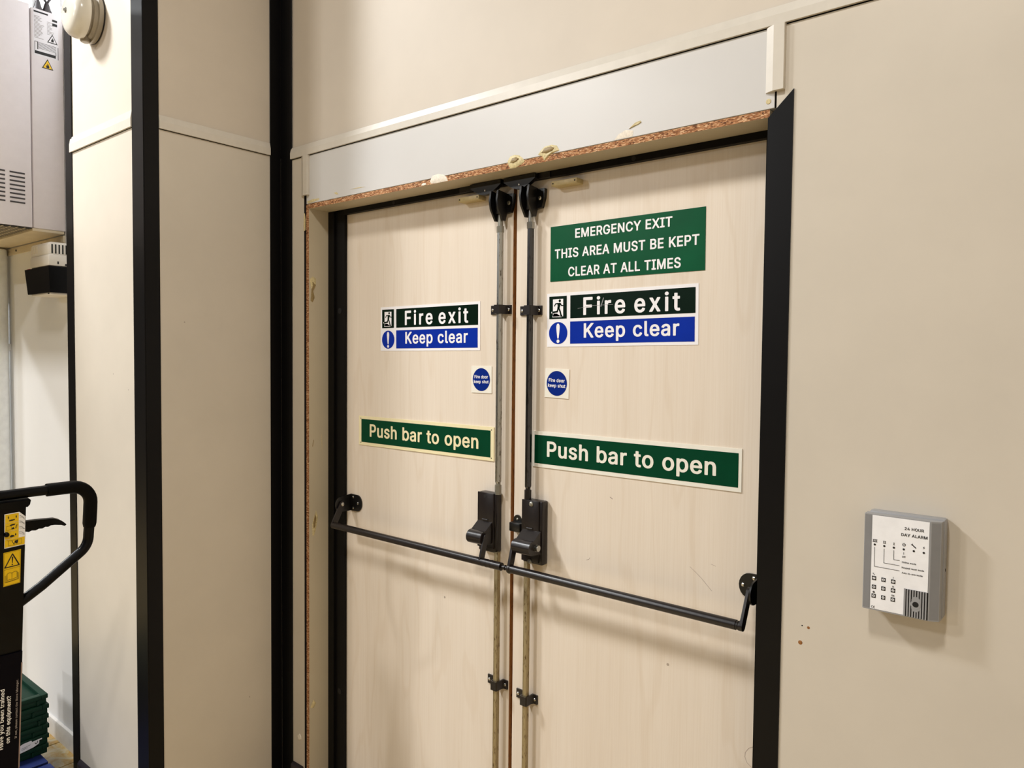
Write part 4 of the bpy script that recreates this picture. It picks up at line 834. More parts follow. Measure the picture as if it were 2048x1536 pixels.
def push_sign(x, z, deg, w, mat, fg, label, t, tu, corners):
    sh = wall_sheet(x, YD - t, z, deg)
    s = sign_root('push_bar_sign', sh, w, 0.0995, mat, label, t)
    field('green_panel', sh, s, ((-0.2925, -0.0395, 0.2935, 0.0395),), 'green_mid', 0.0004)
    txt(sh, s, 'Push bar to open', tu[0], tu[1], -0.0185, 0.0428, mat, 0.0008, 0.022)
    if corners:
        for u in (-0.2955, 0.2965):
            for v in (-0.0415, 0.0415): part('pin_hole', MB().cyl(sh.p(u, v, 0), sh.p(u, v, 0.0004), 0.0018, 12), 'hole', s)
push_sign(-1.6946, 1.3401, 0.17, 0.612, 'sign_cream', 'sign_cream', 'green Push bar to open sign with yellowed cream border on the left door', 0.003, (-0.2482, 0.2463), True)
push_sign(-0.9467, 1.3425, 0.15, 0.602, 'sign_ivory', 'sign_ivory', 'green Push bar to open sign with off-white border on the right door', 0.0025, (-0.2492, 0.2400), False)

# ================================================================ DOOR ALARM
al = empty('door_alarm', (-0.288, 0.0, 1.132)); tag(al, 'grey 24 hour day alarm box with keypad label on the right wall', 'alarm')
part('back_case', MB().box(-0.3480, -0.2215, -0.024, 0.0, 1.1340, 1.3150, 0.004), 'alarm_grey', al)
pr = [(-0.3510, -0.020), (-0.3510, -0.0415), (-0.3485, -0.0440), (-0.2410, -0.0440), (-0.2255, -0.0370), (-0.2235, -0.020)]
part('front_cover', MB().prism(pr, 2, 1.1330, 1.3120), 'alarm_grey', al, smooth=20)
ash = Sheet((-0.2880, -0.0440, 1.2220), (1, 0, 0), (0, 0, 1))
mm = 0.001
def apoly(pts): return [(a * mm, b * mm) for a, b in pts]
f = Flat(ash, 0.0003); f.rect(-0.0615, -0.086, -0.0505, 0.0885); part('side_inset', f, 'alarm_dark', al, smooth=0)
csh = Sheet((-0.23325, -0.0405, 1.2220), (0.0155, 0.0070, 0), (0, 0, 1))
f = Flat(csh, 0.0003); f.rect(-0.0068, -0.086, 0.0072, 0.0870); part('side_inset', f, 'alarm_dark', al, smooth=0)
lb = Flat(ash, 0.0005)
lb.poly(apoly([(-49, 88.8), (44.8, 88.8), (44.8, -38), (6.9, -38), (6.9, -86.6), (-49, -86.6)]))
lb = part('keypad_label', lb, 'label_white', al, 'white printed keypad label', smooth=0)
def atext(s_, u0, u1, v, cap, bold=0.02, name='print'):
    for wd_ in text2d(s_, (u1 - u0) * mm, cap * mm):
        f = Flat(ash, 0.0009); f.mesh2(wd_, u0 * mm, v * mm); part(name, f, 'ink', lb, smooth=0)
atext('24 HOUR', 5.0, 36.2, 69.2, 5.2, 0.028); atext('DAY ALARM', -0.2, 42.0, 57.3, 5.4, 0.028)
for (u, v) in ((-43.8, 34), (-27.7, 33.8), (-11.6, 33.6), (4.6, 33.3), (20.9, 33), (36.9, 32.6)): g = Flat(ash, 0.0009); g.disc(u * mm, v * mm, 1.9 * mm, 20); part('indicator_dot', g, 'ink', lb, smooth=0)
def roman(gm, n, uc, v, h, w):
    for i in range(n):
        u = uc + (i - (n - 1) / 2) * w * 1.05
        gm.rect((u - w * 0.20) * mm, v * mm, (u + w * 0.20) * mm, (v + h) * mm)
    a = n * w * 1.05 / 2
    gm.rect((uc - a) * mm, v * mm, (uc + a) * mm, (v + h * 0.13) * mm); gm.rect((uc - a) * mm, (v + h * 0.87) * mm, (uc + a) * mm, (v + h) * mm)
g = Flat(ash, 0.0010)
roman(g, 3, -43.6, 38.7, 5.0, 2.6); roman(g, 2, -27.6, 38.6, 4.6, 2.4); roman(g, 1, -11.7, 38.4, 4.4, 2.6)
roman(g, 1, -11.1, -23.2, 2.4, 1.6); roman(g, 2, -11.1, -39.8, 2.6, 1.6); roman(g, 3, -10.9, -56.4, 2.8, 1.6)
part('numerals', g, 'ink', lb, smooth=0)
g = Flat(ash, 0.0010)
for path in (((-44.0, 29), (-43.6, -6.7), (-1.5, -7.2)), ((-27.9, 28.7), (-27.7, 2.5), (-1.7, 2.3)), ((-11.6, 28.7), (-11.3, 11.6), (-1.5, 11.5)), ((4.7, 28), (4.7, 23.8))):
    g.stroke([(a * mm, b * mm) for a, b in path], 0.72 * mm)
# power, spanner and mains symbols
def power(u, v, r):
    pts = [(u + r * math.cos(t), v + r * math.sin(t)) for t in [math.radians(125 + 290 * i / 12) for i in range(13)]]
    g.stroke([(a * mm, b * mm) for a, b in pts], 0.9 * mm); g.stroke([(u * mm, (v + 0.2) * mm), (u * mm, (v + r * 1.3) * mm)], 0.9 * mm)
power(4.8, 41.8, 2.3); power(-43.3, -55.0, 1.4)
def spanner(u, v, k):
    g.stroke([((u - 2.6 * k) * mm, (v + 2.2 * k) * mm), ((u + 3.4 * k) * mm, (v - 2.9 * k) * mm)], 1.7 * k * mm); g.stroke([((u - 4.2 * k) * mm, (v + 2.2 * k) * mm), ((u - 2.6 * k) * mm, (v + 2.0 * k) * mm), ((u - 2.4 * k) * mm, (v + 4.0 * k) * mm)], 1.2 * k * mm)
spanner(20.6, 41.8, 1.0); spanner(-44.0, -21.4, 0.5)
g.poly(apoly([(37.6, 44.4), (35.2, 41.2), (36.8, 41.4), (35.4, 38.4), (38.6, 42.2), (37.0, 42.0)]))
part('symbols', g, 'ink', lb, smooth=0)
atext('Off', 2.2, 7.9, 18.0, 3.1, 0.015); atext('Chime mode', 2.1, 25.2, 8.2, 3.0, 0.018); atext('Keypad reset mode', 2.2, 38.3, -1.6, 3.0, 0.018); atext('Auto re-arm mode', 2.4, 36.2, -11.2, 3.0, 0.018)
KEYS = (('7', -43.4, -28.8), ('4', -27.4, -29.0), ('1', -11.1, -29.2), ('8', -43.2, -45.3), ('5', -27.3, -45.5), ('2', -11.0, -45.6), ('0', -43.3, -62.1), ('6', -27.1, -62.2), ('3', -10.9, -62.4))
for ch, u, v in KEYS:
    k = Flat(ash, 0.0009); k.rect((u - 3.6) * mm, (v - 3.8) * mm, (u + 3.6) * mm, (v + 3.8) * mm); kk = part('key', k, 'ink', lb, smooth=0)
    k = Flat(ash, 0.0012); k.disc(u * mm, v * mm, 2.35 * mm, 22)
    kd = part('key', k, 'label_white', lb, smooth=0)
    k = Flat(ash, 0.0015); t2 = text2d(ch, 0, 3.1 * mm)[0]; wd_ = max(q[0] for q in t2[0]); k.mesh2(t2, u * mm - wd_ / 2, (v - 1.55) * mm); part('print', k, 'ink', lb, smooth=0)
# CE mark from arcs
g = Flat(ash, 0.0009)
for c0, bar in ((-44.6, False), (-41.2, True)):
    g.stroke([((c0 + 2.0 * math.cos(t)) * mm, (-83.2 + 2.0 * math.sin(t)) * mm) for t in [math.radians(90 + 180 * i / 8) for i in range(9)]], 0.7 * mm)
    if bar: g.stroke([((c0 - 1.9) * mm, -83.2 * mm), ((c0 - 0.2) * mm, -83.2 * mm)], 0.7 * mm)
part('mark', g, 'ink', lb, smooth=0)
# ribbed grille with the sounder hole
gr = MB()
for i in range(9):
    u = 7.6 + i * 4.25; gr.box(-0.2880 + u * mm, -0.2880 + (u + 2.4) * mm, -0.0462, -0.0438, 1.2220 - 0.0875, 1.2220 - 0.0385)
gr = part('grille', gr, 'alarm_grey', al)
f = Flat(ash, 0.0001); f.rect(0.0072, -0.0878, 0.0460, -0.0384); part('grille_backing', f, 'hole', gr, smooth=0)
part('sounder_boss', MB().cyl((-0.2614, -0.0435, 1.1590), (-0.2614, -0.0466, 1.1590), 0.0082, 28).cyl((-0.2614, -0.0435, 1.166), (-0.2614, -0.0464, 1.166), 0.0068, 28).cyl((-0.2614, -0.0435, 1.152), (-0.2614, -0.0464, 1.152), 0.0068, 28), 'alarm_grey', gr)
part('sounder_hole', MB().cyl((-0.2614, -0.0460, 1.1590), (-0.2614, -0.0469, 1.1590), 0.0050, 24), 'hole', gr)
part('side_screw', MB().cyl((-0.2218, -0.012, 1.222), (-0.2211, -0.012, 1.222), 0.003, 14), 'hole', al)

# ================================================================ ALARM BELL on the pillar
bc = (-2.640, PY, 2.700)
be = empty('alarm_bell', bc); tag(be, 'round cream enamelled alarm bell at the top of the pillar', 'bell')
bc = (-2.658, PY, 2.703)
be.location = bc
part('seal', MB().cyl((bc[0], PY, bc[2]), (bc[0], PY - 0.003, bc[2]), 0.0800, 48), 'hole', be)
part('base', MB().lathe([(0.003, 0.0795), (0.006, 0.0800), (0.016, 0.0790), (0.018, 0.0725), (0.028, 0.0700), (0.030, 0.0640), (0.044, 0.0620)], bc, (0, -1, 0), 48), 'bell_base', be, smooth=40)
part('cable_entry', MB().cyl((bc[0] - 0.004, PY - 0.030, bc[2] - 0.060), (bc[0] - 0.004, PY - 0.030, bc[2] - 0.0805), 0.0145, 24).cyl((bc[0] - 0.004, PY - 0.030, bc[2] - 0.0805), (bc[0] - 0.004, PY - 0.030, bc[2] - 0.0830), 0.0145, 24, 0.011), 'bell_base', be)
part('gong', MB().lathe([(0.040, 0.0735), (0.039, 0.0755), (0.044, 0.0762), (0.056, 0.0752), (0.068, 0.0715), (0.077, 0.0645), (0.083, 0.0540), (0.0865, 0.0400), (0.0885, 0.0220), (0.0890, 0.0100), (0.0885, 0.0)], bc, (0, -1, 0), 64), 'bell', be, smooth=60)
gs = part('gong_screw', MB().lathe([(0.0885, 0.0085), (0.0900, 0.0085), (0.0905, 0.0048), (0.0945, 0.0045), (0.095, 0.0)], bc, (0, -1, 0), 24), 'steel', be)


# ================================================================ HEATER and things on the white wall
XH = -3.180
ht = empty('unit_heater', (-3.70, -0.75, 2.065)); tag(ht, 'large pale wall-hung gas heater cabinet behind the bell', 'heater')
part('cabinet', MB().box(XH - 1.0, XH - 0.002, -1.15, -0.5045, 2.066, 2.900, 0.004), 'heater', ht)
part('end_panel', MB().box(XH - 1.0, XH, -0.5015, -0.392, 2.066, 2.890, 0.004), 'heater', ht, 'end panel with rating label')
for (ya, yb) in ((-0.5775, -0.5285), (-0.645, -0.5925)):
    for i in range(8):
        z = 2.263 - i * 0.0156
        part('louvre_slot', MB().box(XH - 0.003, XH - 0.0005, ya, yb, z - 0.0028, z + 0.0028), 'cable', ht)
gm = MB()
for i in range(26):
    y = -1.12 + i * 0.0236
    gm.box(XH - 0.90, XH - 0.006, y, y + 0.0030, 2.0620, 2.0635)
for i in range(34):
    x = XH - 0.90 + i * 0.026
    gm.box(x, x + 0.0030, -1.12, -0.508, 2.0620, 2.0635)
gg = part('bottom_grille', gm, 'beige_metal', ht)
part('grille_backing', MB().box(XH - 0.92, XH - 0.004, -1.13, -0.507, 2.0636, 2.0660), 'hole', gg)
part('bottom_tray', MB().box(XH - 0.95, XH - 0.004, -0.505, -0.396, 2.055, 2.066, 0.002), 'beige_metal', ht)
hsh = Sheet((XH, 0, 0), (0, 1, 0), (0, 0, 1))
f = Flat(hsh, 0.0006); f.rect(-0.4935, 2.715, -0.4095, 2.886); hl = part('rating_label', f, 'heater_label', ht, 'grey printed rating label', smooth=0)
f = Flat(hsh, 0.0010)
for r in ((-0.492, 2.8745, -0.444, 2.8805), (-0.4300, 2.858, -0.4130, 2.866), (-0.4300, 2.842, -0.4130, 2.852)): f.rect(*r)
f.rect(-0.4905, 2.7215, -0.4190, 2.7325); f.rect(-0.4905, 2.7325, -0.4888, 2.7670); f.rect(-0.4812, 2.7385, -0.4785, 2.7670); f.rect(-0.4905, 2.7655, -0.4785, 2.7670)
f.rect(-0.4120, 2.7180, -0.4102, 2.7650)
for i in range(6): f.rect(-0.4780, 2.7430 + i * 0.0042, -0.4180, 2.7442 + i * 0.0042)
f.rect(-0.4195, 2.7325, -0.4178, 2.7440)
part('print', f, 'ink', hl, smooth=0)
f = Flat(hsh, 0.0010)
random.seed(3)
for i in range(17):
    z = 2.8600 - i * 0.0050
    f.rect(-0.4915, z, -0.4915 + random.uniform(0.014, 0.034), z + 0.0018)
    if i > 1 and i < 12: f.rect(-0.4480, z, -0.4480 + random.uniform(0.010, 0.026), z + 0.0016)
part('fine_print', f, 'grey_ink', hl, smooth=0)
def warn_triangle(sh, parent, uc, v0, w, h, fill, ink, lift, flame=True):
    def tri(k): return [(uc - w / 2 * k, v0 + h * (1 - k) * 0.36), (uc + w / 2 * k, v0 + h * (1 - k) * 0.36), (uc, v0 + h * (1 - k) * 0.36 + h * k)]
    f = Flat(sh, lift); f.poly(tri(1.0)); o = part('warning_triangle', f, ink, parent, smooth=0)
    f = Flat(sh, lift + 0.0004); f.poly(tri(0.76)); part('warning_triangle', f, fill, parent, smooth=0)
    f = Flat(sh, lift + 0.0008); q = h * 0.5
    if flame: f.poly([(uc + a * w, v0 + h * 0.16 + b * q) for a, b in ((-0.10, 0.0), (-0.14, 0.28), (-0.09, 0.55), (-0.06, 0.40), (-0.02, 0.95), (0.06, 0.60), (0.08, 0.70), (0.13, 0.30), (0.10, 0.0))])
    else:
        f.poly([(uc + a * w, v0 + h * 0.30 + b * q) for a, b in ((-0.025, 0.0), (-0.05, 0.85), (0.05, 0.85), (0.025, 0.0))]); f.disc(uc, v0 + h * 0.20, w * 0.045, 14)
    part('flame' if flame else 'exclamation_mark', f, 'ink', parent, smooth=0)
warn_triangle(hsh, hl, -0.4300, 2.7745, 0.0360, 0.0345, 'heater_label', 'ink', 0.0010)
st = tag(obj('flame_sticker', (lambda f: f)(Flat(hsh, 0.0007).poly([(-0.4668, 2.6735), (-0.4278, 2.6735), (-0.4473, 2.7115)])), 'ink', None, 0), 'yellow triangular flame warning sticker on the heater end', 'sticker')
f = Flat(hsh, 0.0011); f.poly([(-0.4625, 2.6765), (-0.4321, 2.6765), (-0.4473, 2.7060)]); part('yellow_field', f, 'yellow', st, smooth=0)
f = Flat(hsh, 0.0015); f.poly([(-0.4473 + a * 0.036, 2.6775 + b * 0.019) for a, b in ((-0.12, 0.0), (-0.16, 0.30), (-0.10, 0.55), (-0.06, 0.40), (0.0, 1.0), (0.08, 0.60), (0.16, 0.30), (0.12, 0.0))]); part('flame', f, 'ink', st, smooth=0)
# glands and cables on top of the heater
for k, (y, r) in enumerate(((-0.468, 0.016), (-0.437, 0.017))):
    part('cable_gland', MB().lathe([(0, r), (0.012, r), (0.018, r * 0.8), (0.040, r * 0.45)], (XH - 0.03, y, 2.890), (0, 0, 1), 20), 'cable', ht)
def bez(p0, p1, p2, p3, n=18): return [tuple((1 - t) ** 3 * Vector(p0) + 3 * t * (1 - t) ** 2 * Vector(p1) + 3 * t * t * (1 - t) * Vector(p2) + t ** 3 * Vector(p3)) for t in [i / n for i in range(n + 1)]]
part('cable', MB().tube(bez((XH - 0.03, -0.437, 2.925), (XH - 0.03, -0.44, 2.965), (XH - 0.03, -0.50, 2.960), (XH - 0.06, -0.62, 2.925)), 0.0042, 10), 'cable', ht)
part('cable', MB().tube(bez((XH - 0.03, -0.437, 2.925), (XH - 0.03, -0.43, 2.955), (XH - 0.03, -0.41, 2.970), (XH - 0.03, -0.395, 2.990)), 0.0042, 10), 'cable', ht)
part('cable', MB().tube(bez((XH - 0.03, -0.468, 2.925), (XH - 0.03, -0.468, 2.98), (XH - 0.03, -0.45, 3.05), (XH - 0.03, -0.40, 3.12)), 0.0055, 10), 'cable', ht)
part('terminal_tab', MB().box(XH - 0.034, XH - 0.030, -0.487, -0.474, 2.890, 2.935, 0.001, seg=1), 'pipe', ht)
# mounting rail on the wall under the heater
mr = empty('mounting_rail', (-3.60, -0.39, 2.02)); tag(mr, 'beige screwed mounting rail on the wall under the heater', 'bracket')
part('rail_plate', MB().box(-3.90, -3.19, -0.3975, -0.3905, 2.022, 2.052, 0.001), 'beige_metal', mr)
for x in (-3.72, -3.42): part('screw', MB().lathe([(0, 0.005), (0.003, 0.004), (0.004, 0)], (x, -0.3975, 2.037), (0, -1, 0), 14), 'cable', mr)
pp = tag(obj('white_pipe', MB().cyl((-3.845, -0.442, 1.02), (-3.845, -0.442, 2.045), 0.045, 28).cyl((-3.845, -0.442, 0.0), (-3.845, -0.442, 1.02), 0.045, 28), 'pipe'), 'pale vertical pipe at the left edge of the white wall', 'pipe')
part('clip', MB().box(-3.858, -3.832, -0.400, -0.3905, 1.6, 1.63), 'pipe', pp)

# vented white unit on a black tapered box
XC = -3.073
vu = empty('vented_unit', (-3.17, -0.44, 1.918)); tag(vu, 'white vented plastic unit sitting on the black box by the heater', 'sensor')
part('lower_body', MB().box(-3.268, XC, -0.490, -0.392, 1.918, 1.962, 0.008), 'white_plastic', vu)
part('upper_body', MB().box(-3.276, XC - 0.010, -0.486, -0.392, 1.955, 2.010, 0.014, seg=3), 'white_plastic', vu)
for i in range(6):
    y = -0.4760 + i * 0.0120; part('vent_slot', MB().box(XC - 0.0105, XC - 0.0090, y, y + 0.0046, 1.966, 2.000), 'hole', vu)
sl = MB()
for i in range(7):
    x = -3.262 + i * 0.0105; sl.box(x, x + 0.003, -0.4868, -0.4855, 1.972, 2.000)
part('front_ribs', sl, 'beige_metal', vu)
part('socket', MB().box(XC - 0.001, XC + 0.0004, -0.460, -0.455, 1.926, 1.936), 'hole', vu)
part('socket', MB().box(XC - 0.001, XC + 0.0004, -0.434, -0.424, 1.922, 1.929), 'hole', vu)
part('red_tab', MB().box(-3.310, -3.282, -0.487, -0.47, 1.914, 1.919), 'red', vu)
part('stem', MB().cyl((-3.10, -0.405, 2.006), (-3.10, -0.405, 2.055), 0.011, 20), 'heater', vu)
bb = MB()
bb.add([(-3.324, -0.490, 1.9165), (XC, -0.490, 1.9165), (XC, -0.392, 1.9165), (-3.324, -0.392, 1.9165), (-3.292, -0.490, 1.819), (XC - 0.002 + 0.012, -0.490, 1.819), (XC + 0.010, -0.392, 1.819), (-3.292, -0.392, 1.819)],
       [(0, 1, 2, 3), (4, 7, 6, 5), (0, 4, 5, 1), (1, 5, 6, 2), (2, 6, 7, 3), (3, 7, 4, 0)])
bx = tag(obj('black_box', bb, 'black_gloss', None, 10), 'black tapered wall box under the white vented unit', 'box')
part('underside', MB().box(-3.27, XC + 0.002, -0.484, -0.392, 1.8125, 1.819, 0.001), 'white_plastic', bx)
part('label', MB().box(-3.10, -3.085, -0.4848, -0.4840, 1.814, 1.8175), 'hole', bx)

# ================================================================ PALLET TRUCK, PALLET, CRATES
V = Vector((0.12, 0, 1)).normalized()
tsh = Sheet((-2.2, -0.885, 1.19), (0, 1, 0), V)       # face of the leaning tiller, seen from the doors
def tp(u, v, n=0.0): return tsh.p(u * mm, v * mm, n * mm)
tr = empty('pallet_truck', (-2.35, -0.885, 0.0)); tag(tr, 'black hand pallet truck with loop handle and yellow stickers, in front of the pillar', 'pallet truck')
def tbox(u0, u1, v0, v1, n0, n1):
    m = MB(); q = [tp(u, v, n) for u in (u0, u1) for v in (v0, v1) for n in (n0, n1)]
    return m.add(q, [(0, 1, 3, 2), (4, 6, 7, 5), (0, 4, 5, 1), (2, 3, 7, 6), (0, 2, 6, 4), (1, 5, 7, 3)])
part('tiller_column', tbox(-41.5, 41.5, -960, 0, -45, 0), 'truck', tr)
hb = MB(); out = [(-52, 18), (-50, 6), (-45, 0), (45, 0), (50, 6), (52, 18)]
hb.add([tp(a, b, 2) for a, b in out] + [tp(a, b, -47) for a, b in out], [tuple(range(6)), tuple(range(11, 5, -1))] + [(i, (i + 1) % 6, 6 + (i + 1) % 6, 6 + i) for i in range(6)])
part('handle_head', hb, 'truck', tr, smooth=15)
# loop handle: brace - bend - upright - bend - top bar, mirrored
def arc(c, r, a0, a1, n=9): return [(c[0] + r * math.cos(math.radians(a0 + (a1 - a0) * i / n)), c[1] + r * math.sin(math.radians(a0 + (a1 - a0) * i / n))) for i in range(n + 1)]
half = [(10, 32), (60, 33), (120, 33)] + arc((157, -17), 50, 90, 0) + [(207, -45), (206, -85), (205, -110)] + arc((150, -118), 55, 0, -52, 8) + [(140, -196), (90, -236), (36, -272)]
half = [(0, 32)] + half[1:]
for sgn in (1, -1):
    part('loop_handle', MB().tube([tp(sgn * a, b, -20) for a, b in half], 13.5 * mm, 16), 'truck', tr, smooth=60)
    gp = [(95, 33), (120, 33)] + arc((157, -17), 50, 90, 0) + [(207, -45), (206.5, -78), (206.2, -88)]
    part('grip', MB().tube([tp(sgn * a, b, -20) for a, b in gp], [17.5 * mm] * (len(gp) - 1) + [15.5 * mm], 18), 'grip', tr, smooth=60)
lvp = [(38, -44), (80, -45.5), (114, -48), (126, -53), (138, -62), (145.5, -70), (141, -73.5), (132, -69.5), (116, -66.3), (106, -66), (100, -69), (93, -67.5), (86, -71), (78, -70), (70, -73.5), (61, -72), (54, -75), (45, -72), (38, -74)]
m = MB(); n = len(lvp)
m.add([tp(a, b, -14) for a, b in lvp] + [tp(a, b, -26) for a, b in lvp], [tuple(range(n)), tuple(range(2 * n - 1, n - 1, -1))] + [(i, (i + 1) % n, n + (i + 1) % n, n + i) for i in range(n)])
part('release_lever', m, 'truck', tr, smooth=20)
def sticker(pts, mat, lift, parent, name, label=None):
    f = Flat(tsh, lift); f.poly([(a * mm, b * mm) for a, b in pts]); return part(name, f, mat, parent, label, smooth=0)
s1 = sticker([(-7, -12.4), (26.4, -10.7), (40.5, -25), (41.2, -102), (-5.5, -105)], 'label_white', 0.0004, tr, 'instruction_sticker', 'yellow and white lever instruction sticker')
for k, p in enumerate(([(-5.2, -14.2), (25.0, -13.0), (25.4, -35.5), (-5.1, -36.8)], [(-5.1, -37.4), (25.4, -36.1), (25.8, -58.4), (-5.0, -59.8)], [(-5.0, -60.4), (25.8, -59.0), (26.1, -79.6), (-4.9, -80.8)], [(-4.9, -81.8), (40.2, -79.6), (40.2, -100.5), (-4.6, -102.6)])):
    sticker(p, 'yellow', 0.0008, s1, 'yellow_field')
f = Flat(tsh, 0.0012)
def fs(pts, w): f.stroke([(a * mm, b * mm) for a, b in pts], w * mm)
def fp(pts): f.poly([(a * mm, b * mm) for a, b in pts])
for u in (2.0, 19.5):
    fp([(u, -18), (u + 1.7, -22), (u - 1.7, -22)]); fp([(u - 1.6, -22.4), (u + 1.6, -22.4), (u, -26.5)])
fp([(3, -30), (8, -28.5), (16, -28.2), (17, -30), (10, -32.5), (4, -32.6)])
fp([(5, -43), (12, -40.5), (18, -41), (16, -44.5), (7, -45.5)]); fs([(-2, -46), (9, -45.6), (9, -55.5), (-2, -56), (-2, -46)], 0.5)
fp([(10, -52), (14, -49), (16, -55), (10, -55.5)]); fs([(17, -54), (22, -43)], 0.9); fs([(22, -43), (21, -54)], 0.6)
fp([(6, -73), (10, -70), (15, -71), (17, -75), (12, -76), (8, -77)]); fp([(19, -66), (21, -70), (19, -74), (17.4, -70)])
fs([(3.5, -85.5), (33, -84), (33, -97), (3.5, -99), (3.5, -85.5)], 0.5); fs([(11, -86), (16, -97), (18, -88), (23, -96)], 1.3); fp([(17, -87), (25, -85.5), (25, -93.5), (19, -95)])
for k in range(4): fs([(27, -20 - k * 15), (33, -24 - k * 14), (39, -33 - k * 13)], 0.7); fs([(27, -26 - k * 14), (40, -27 - k * 16)], 0.4)
part('print', f, 'ink', s1, smooth=0)
part('knob', MB().lathe([(0, 0.0065), (0.006, 0.0060), (0.009, 0.0035), (0.0095, 0)], tp(-2, -67), tsh.N, 20), 'truck', tr)
s2 = sticker([(-7, -116.1), (32.2, -113.1), (32.6, -205.2), (-5.4, -208.8)], 'yellow', 0.0004, tr, 'warning_sticker', 'yellow warning and read-the-manual sticker')
f = Flat(tsh, 0.0008)
fs([(13.2, -122), (29, -155), (-3.2, -157.5), (13.2, -122), (28, -152)], 2.6)
fp([(11.8, -130), (15.2, -130), (14.3, -147), (12.6, -147)]); f.disc(13.4 * mm, -151 * mm, 1.7 * mm, 14)
fs([(-4.5, -163.2), (31, -160)], 0.6); fs([(-5.6, -118), (30.6, -115), (31.2, -204), (-4.2, -207), (-5.6, -118)], 0.5)
fs([(2, -175.5), (7, -172.5), (13.2, -174), (19.5, -171), (24.5, -171.6), (24.8, -189), (19.5, -189.6), (13.4, -192), (7.5, -191), (2.5, -193.5), (2, -175.5)], 0.8); fs([(13.2, -174), (13.4, -192)], 0.8)
for k in range(1, 3):
    d = 2.1 * k; fs([(2 - d, -177.5 - k), (2.4 - d, -195 - k * 1.6), (13.4, -193.4 - k * 1.5), (25 + d * 0.8, -190.5 - k * 1.6), (24.5 + d * 0.8, -174 - k)], 0.7)
part('print', f, 'ink', s2, smooth=0)
# navy notice board on the lower tiller
nb = part('notice_board', tbox(-62, 41.0, -735, -398, 0.5, 4.5), ('navy',), tr, 'navy notice with white vertical lettering')
part('worn_edge', tbox(38.6, 41.6, -735, -430, 0.2, 5.0), 'board_edge', nb)
nsh = Sheet(tp(0, 0, 4.5), V, (0, -1, 0))
def ntext(s_, v0, v1, u, cap, mat, bold, name='lettering'):
    for wd_ in text2d(s_, (v1 - v0) * mm, cap * mm):
        f = Flat(nsh, 0.0005); f.mesh2(wd_, v0 * mm, -u * mm); part(name, f, mat, nb, smooth=0)
ntext('Have you been trained', -664, -492, 1.6, 9.6, 'label_white', 0.016)
ntext('on this equipment?', -652, -516, 16.8, 9.6, 'label_white', 0.016)
ntext('If not, please contact the Store Manager.', -645, -475, 33.0, 5.0, 'grey_ink', 0.0, 'small_print')
# chassis
part('pump_housing', MB().cyl((-2.330, -0.885, 0.20), (-2.330, -0.885, 0.42), 0.055, 24).box(-2.42, -2.27, -0.955, -0.815, 0.16, 0.25, 0.01), 'truck', tr)
part('fork_frame', MB().box(-2.53, -2.40, -1.095, -0.675, 0.085, 0.30, 0.012), 'truck', tr)
for s_ in (-1, 1):
    part('fork', MB().box(-3.52, -2.50, -0.885 + s_ * 0.145 - 0.066, -0.885 + s_ * 0.145 + 0.066, 0.050, 0.100, 0.008), 'truck', tr)
    part('steer_wheel', MB().cyl((-2.33, -0.885 + s_ * 0.035, 0.09), (-2.33, -0.885 + s_ * 0.085, 0.09), 0.09, 28), 'grip', tr)
    part('fork_roller', MB().cyl((-3.38, -0.885 + s_ * 0.145 - 0.035, 0.0405), (-3.38, -0.885 + s_ * 0.145 + 0.035, 0.0405), 0.040, 20), 'grip', tr)
part('axle_fork', MB().box(-2.37, -2.29, -0.918, -0.852, 0.09, 0.18, 0.005), 'truck', tr)

pt = empty('pallet', (-3.05, -0.88, 0.0)); tag(pt, 'blue painted pallet under the stack of green crates', 'pallet')
for i in range(6):
    x = -3.54 + i * 0.167; part('deck_board', MB().box(x, x + 0.150, -1.185, -0.575, 0.122, 0.141, 0.002, seg=1), 'pallet', pt)
for y in (-1.185, -0.930, -0.670):
    part('bottom_board', MB().box(-3.54, -2.555, y, y + (0.09 if y != -0.670 else 0.095), 0.0, 0.016), 'pallet', pt)
    part('stringer_board', MB().box(-3.54, -2.555, y, y + (0.09 if y != -0.670 else 0.095), 0.106, 0.122), 'pallet', pt)
    for x in (-3.54, -3.10, -2.655): part('block', MB().box(x, x + 0.10, y, y + (0.09 if y != -0.670 else 0.095), 0.016, 0.106), 'pallet', pt)

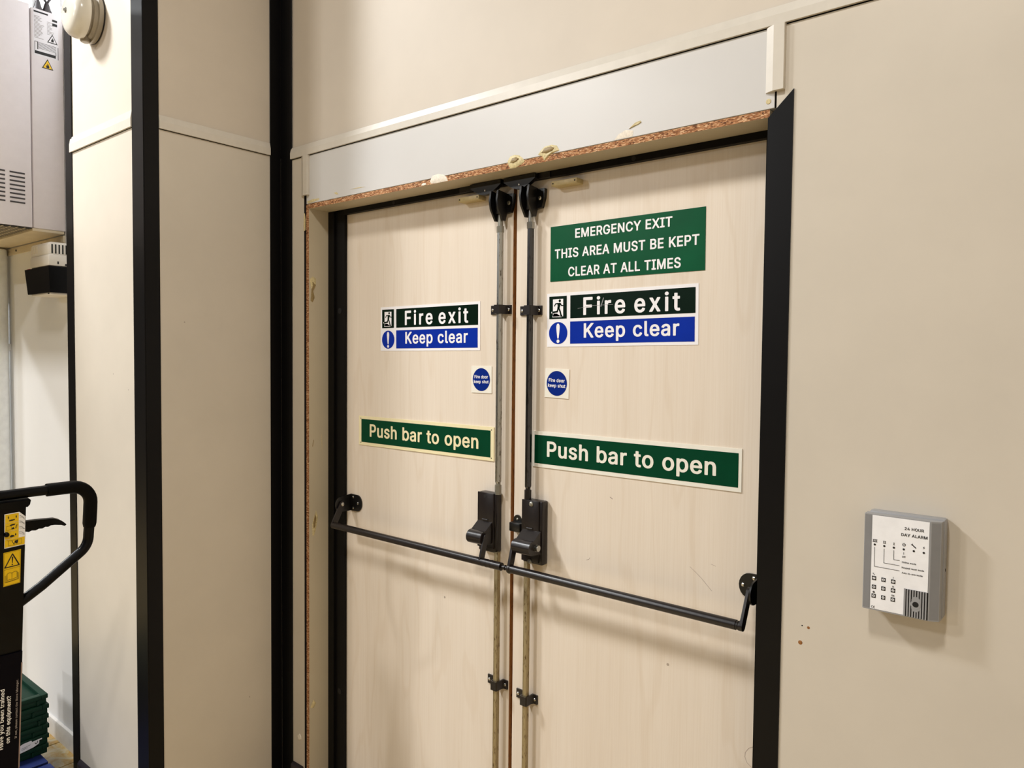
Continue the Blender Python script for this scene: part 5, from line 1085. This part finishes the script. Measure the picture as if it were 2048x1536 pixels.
# folded crates: each a shallow tray with rim, ribs and hand slots
CH = 0.0365; CX0, CX1, CYR, CYL = -3.35, -2.950, -0.552, -1.145
def crate(k, label):
    z0 = 0.142 + k * CH; z1 = z0 + CH - 0.0015
    c = empty('folded_crate', ((CX0 + CX1) / 2, (CYR + CYL) / 2, z0)); tag(c, label, 'crate', 'stack of folded green crates')
    j = random.uniform(-0.003, 0.003)
    x0, x1, y0, y1 = CX0 + j, CX1 + j, CYL + j, CYR + j * 0.7
    part('tray', MB().box(x0 + 0.004, x1 - 0.004, y0 + 0.004, y1 - 0.004, z0, z1 - 0.012, 0.003), 'crate', c)
    r = MB()
    r.box(x0, x1, y0, y0 + 0.022, z1 - 0.016, z1, 0.002).box(x0, x1, y1 - 0.022, y1, z1 - 0.016, z1, 0.002)
    r.box(x0, x0 + 0.022, y0 + 0.022, y1 - 0.022, z1 - 0.016, z1, 0.002).box(x1 - 0.022, x1, y0 + 0.022, y1 - 0.022, z1 - 0.016, z1, 0.002)
    part('rim', r, 'crate', c)
    r = MB()
    for i in range(9):
        y = y0 + 0.05 + i * 0.061 + (k % 2) * 0.02
        if y < y1 - 0.03: r.box(x1 - 0.005, x1 + 0.001, y, y + 0.006, z0 + 0.002, z1 - 0.017)
    for i in range(6):
        x = x0 + 0.04 + i * 0.064; r.box(x, x + 0.006, y1 - 0.005, y1 + 0.001, z0 + 0.002, z1 - 0.017)
    part('side_ribs', r, 'crate', c)
    if k == 5:
        r = MB()
        r.box(x0 + 0.03, x1 - 0.03, y1 - 0.078, y1 - 0.068, z1 - 0.012, z1 - 0.003, 0.001).box(x1 - 0.048, x1 - 0.040, y0 + 0.03, y1 - 0.078, z1 - 0.012, z1 - 0.005, 0.001)
        for i in range(6):
            for q in range(10): r.box(x0 + 0.05 + i * 0.045, x0 + 0.078 + i * 0.045, y0 + 0.05 + q * 0.042, y0 + 0.058 + q * 0.042, z1 - 0.012, z1 - 0.0085)
        part('lid_ribs', r, 'crate', c)
    return c
CL = ['lowest folded green crate, resting on the blue pallet', 'second folded green crate from the bottom, with a torn white label', 'third folded green crate from the bottom of the stack',
      'fourth folded green crate from the bottom of the stack', 'folded green crate just below the top of the stack', 'topmost folded green crate with an open ribbed top']
crates = [crate(k, CL[k]) for k in range(6)]
csh2 = Sheet((CX1 + 0.0045, 0, 0), (0, 1, 0), (0, 0, 1))
f = Flat(csh2, 0.0); f.poly(mmz([(-648.3, 176), (-647.8, 202.3), (-634.3, 207.6), (-609.2, 209.5), (-607.2, 203.8), (-588.2, 205.8), (-575.3, 206.8), (-575.4, 201.9), (-584.0, 201.7), (-585.2, 189.9), (-603.3, 182.6), (-628.5, 178.5)]))
ol = part('torn_label', f, 'label_white', crates[1], 'torn white paper label', smooth=0)
f = Flat(csh2, 0.0004); f.stroke(mmz([(-598, 197), (-595, 192), (-590, 196), (-590, 201)]), 0.0022); f.stroke(mmz([(-640, 186), (-622, 190)]), 0.0012); f.stroke(mmz([(-640, 191), (-612, 196)]), 0.0010)
part('print', f, 'ink', ol, smooth=0)


# small joined print, ribs and meshes that nobody could pick apart one by one
for o in bpy.data.objects:
    if o.name.split('.')[0] in ('fine_print', 'symbols', 'numerals', 'print', 'bottom_grille', 'grille', 'side_ribs', 'lid_ribs', 'front_ribs', 'mark', 'scratch', 'small_print'): o['kind'] = 'stuff'
